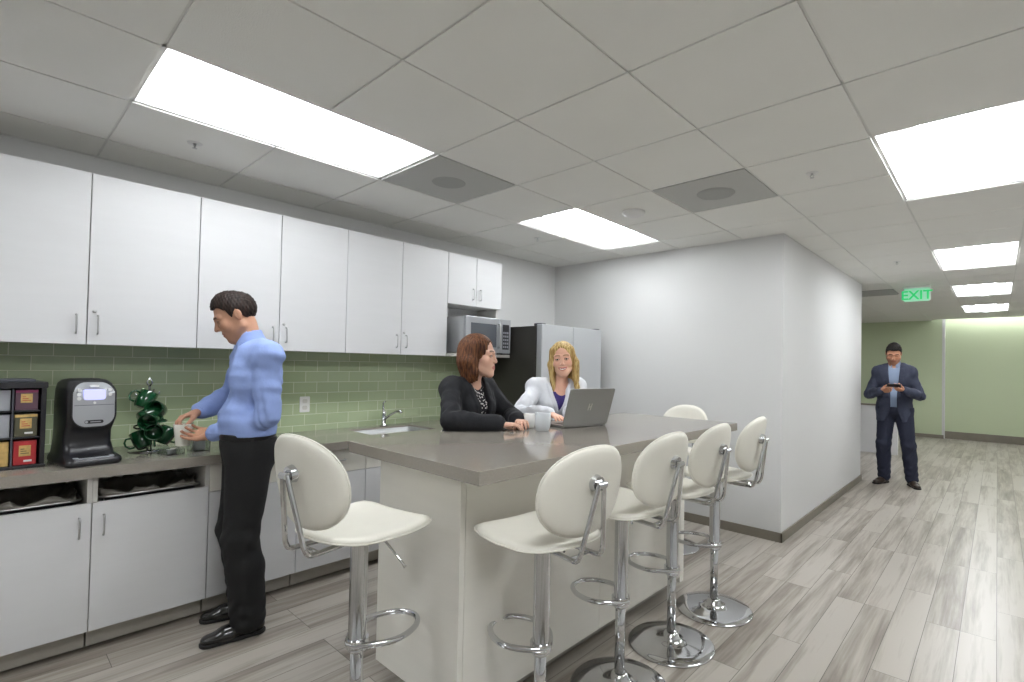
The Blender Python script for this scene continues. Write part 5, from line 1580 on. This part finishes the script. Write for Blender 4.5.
bm = bmesh.new(); prism(bm, rrect(0.10, 0.165, 0.02, 4, 0.115, 0), 2, 0.030, 0.040); dt = obj('drip_tray', bm, M['grey_plastic'], cm, bevel=0.001)
obj('drip_grille', B(*[(0.075+0.014*k, 0.081+0.014*k, -0.062, 0.062, 0.040, 0.042) for k in range(6)]), M['black_matte'], dt)

# ------------------------------------------------------------------ rack of tea and coffee boxes
rk = empty('drink_rack', (-3.47, 0.02, 0.9), math.radians(4), 'black rack of tea and coffee packets at the left end of the counter', 'rack')
ry0, ry1, rz1 = -0.115, 0.200, 0.40
obj('frame', B((-0.15, 0.10, ry1-0.018, ry1, 0, rz1), (-0.15, 0.10, ry0, ry0+0.018, 0, rz1), (-0.15, -0.135, ry0+0.018, ry1-0.018, 0, rz1), (-0.15, 0.105, ry0-0.004, ry1+0.004, 0.0, 0.014),
    (-0.15, 0.105, ry0-0.004, ry1+0.004, rz1-0.028, rz1), (-0.13, 0.098, ry0+0.018, ry1-0.018, 0.138, 0.145), (-0.13, 0.098, ry0+0.018, ry1-0.018, 0.262, 0.269)), M['black_plastic'], rk, bevel=0.003)
obj('top_tray', B((-0.13, 0.04, ry0+0.02, ry1-0.03, rz1, rz1+0.012)), M['dark_grey'], rk, bevel=0.003)
for yy in (0.0, 0.090): obj('divider', B((-0.13, 0.097, yy-0.003, yy+0.003, 0.014, rz1-0.028)), M['dark_grey'], rk)
cells = [(0.094, 0.176), (0.004, 0.086), (-0.086, -0.004)]
rows_ = [(0.0155, 0.128), (0.1465, 0.252), (0.2705, 0.365)]
fill = {(0, 0): ('red', 'red box of packets at the bottom right of the black rack', 'tan'), (0, 1): ('olive', 'olive box of packets in the middle row of the black rack', 'tan'), (0, 2): ('purple', 'plum and magenta box of packets at the top right of the black rack', 'tan'),
        (1, 0): ('tan', 'tan box of packets at the bottom of the black rack beside the red box', None), (1, 1): ('grey_plastic', 'grey box in the middle row of the black rack', None), (1, 2): ('grey_plastic', 'grey box in the top row of the black rack', None),
        (2, 0): ('tan', 'tan box in the bottom corner of the black rack, out of the picture', None), (2, 1): ('olive', 'olive box in the black rack, middle row, out of the picture', None), (2, 2): ('purple', 'plum box in the black rack, top row, out of the picture', None)}
Mr = Matrix.Translation((-3.47, 0.02, 0.9)) @ Matrix.Rotation(math.radians(4), 4, 'Z')
for (ci, ri), (mm, lab, lab_m) in fill.items():
    y0_, y1_ = cells[ci]; z0_, z1_ = rows_[ri]; yc = (y0_+y1_)/2; hw_ = (y1_-y0_)/2-0.003; hh = z1_-z0_
    t = empty('packet_box', Mr @ Vector((0.0, yc, z0_)), math.radians(4), lab, 'box', 'boxes in the drink rack')
    obj('carton', B((-0.12, 0.088, -hw_, hw_, 0, hh)), M[mm], t, bevel=0.002)
    if lab_m:
        obj('label_panel', B((0.088, 0.0892, -hw_*0.52, hw_*0.5, hh*0.36, hh*0.80)), M[lab_m], t)
        obj('text_lines', B(*[(0.0892, 0.0896, -hw_*0.38, hw_*0.36-0.008*k, hh*(0.46+0.09*k), hh*(0.49+0.09*k)) for k in range(3)]), M['red' if mm != 'red' else 'olive'], t)
        obj('band', B((0.088, 0.0892, -hw_*0.98, hw_*0.98, hh*0.86, hh*0.98)), M['magenta' if mm == 'purple' else ('tan' if mm == 'olive' else 'red')], t)
        if mm != 'purple': obj('lower_mark', B((0.088, 0.0892, -hw_*0.1, hw_*0.62, hh*0.12, hh*0.2)), M['white_plastic'], t)

# ------------------------------------------------------------------ mug tree with green mugs
tx, ty = -3.60, 0.655
tr = empty('mug_tree', (tx, ty, 0.9), 0, 'chrome mug tree with a looped top, hung with green mugs', 'mug rack')
bm = bmesh.new(); lathe(bm, [(0, 0), (0.085, 0), (0.088, 0.004), (0.08, 0.009), (0.012, 0.013), (0, 0.013)], 36); obj('base', bm, M['chrome'], tr, smooth=True)
bm = bmesh.new(); cyl(bm, (0, 0, 0.01), (0, 0, 0.36), 0.0055, seg=14)
tube(bm, [(0, 0.0, 0.36), (0, -0.013, 0.385), (0, 0, 0.41), (0, 0.013, 0.385), (0, 0.0, 0.36)], 0.0045, 8); obj('pole', bm, M['chrome'], tr, smooth=True)
hooks = [(40, 0.30), (150, 0.31), (265, 0.29), (330, 0.20), (80, 0.19), (200, 0.17)]
for a, z in hooks:
    a = math.radians(a); ca, sa = math.cos(a), math.sin(a)
    bm = bmesh.new(); tube(bm, [(0, 0, z), (0.03*ca, 0.03*sa, z+0.004), (0.055*ca, 0.055*sa, z+0.02), (0.06*ca, 0.06*sa, z+0.034)], 0.004, 8); obj('hook', bm, M['chrome'], tr, smooth=True)
gl = 'green mugs on the mug tree'
def gmug(dx, dy, dz, rx_, ry_, rz_, lab, m='green_mug'): mug('mug', (tx+dx, ty+dy, 0.9+dz), M[m], lab, 0.044, 0.092, (math.radians(rx_), math.radians(ry_), math.radians(rz_)), gl)
gmug(0.050, -0.045, 0.248, 15, -25, -100, 'green mug at the very top left of the mug tree, tilted upright')
gmug(0.090, -0.055, 0.190, -70, 20, 20, 'green mug lying high on the left side of the mug tree')
gmug(0.105, 0.000, 0.185, 95, 0, 65, 'green mug high in the middle of the tree, handle towards the room')
gmug(0.055, 0.045, 0.225, 60, 60, 30, 'green mug hanging at the upper right of the mug tree, its mouth open')
gmug(0.095, 0.010, 0.105, 15, 78, 5, 'green mug below the middle of the tree, seen into its dark mouth')
gmug(0.050, 0.050, 0.045, 10, 25, 100, 'dark green mug low on the right of the mug tree')
gmug(0.085, -0.025, 0.030, 20, 22, -100, 'green mug tilted at the foot of the mug tree')
gmug(0.010, 0.010, 0.118, 75, 0, -100, 'black mug hanging behind the green ones on the mug tree', 'black_mug')

# ------------------------------------------------------------------ small clear trays on the counter by the cup
def clear_tray(x, y, w, d, h, lab, rz=0, cat='tray'):
    t = empty('condiment_tray', (x, y, 0.9), rz, lab, cat)
    th = 0.0025
    obj('wall', B((-w/2, w/2, -d/2, d/2, 0, th), (-w/2, -w/2+th, -d/2, d/2, th, h), (w/2-th, w/2, -d/2, d/2, th, h), (-w/2+th, w/2-th, -d/2, -d/2+th, th, h), (-w/2+th, w/2-th, d/2-th, d/2, th, h)), M['clear'], t)
    return t
clear_tray(-3.40, 0.725, 0.10, 0.085, 0.030, 'low clear tray on the counter directly under the held cup', 0.2)
clear_tray(-3.50, 0.69, 0.09, 0.075, 0.035, 'low clear tray on the counter beside the mug tree', -0.1)
clear_tray(-3.43, 0.86, 0.085, 0.085, 0.075, 'tall clear holder with white packets beside the man\'s hands', 0.1)
for k in range(4):
    t = empty('sugar_packet', (-3.445+0.011*k, 0.86, 0.903), 0.1+0.05*k, 'white paper packet standing in the tall clear holder', 'packet', 'white packets in the clear holder')
    obj('sleeve', B((-0.002, 0.002, -0.030, 0.030, 0, 0.072+0.004*(k % 2))), M['white_plastic'], t, bevel=0.0008)
for k in range(2):
    t = empty('creamer_tub', (-3.39-0.03*k, 0.715+0.025*k, 0.9027), 0, 'small white creamer tub in the low clear tray', 'creamer', 'white creamer tubs in the low tray')
    bm = bmesh.new(); lathe(bm, [(0, 0), (0.010, 0), (0.014, 0.020), (0.017, 0.0205), (0.017, 0.022), (0, 0.022)], 20); obj('tub', bm, M['white_plastic'], t, smooth=True, auto=0.6)
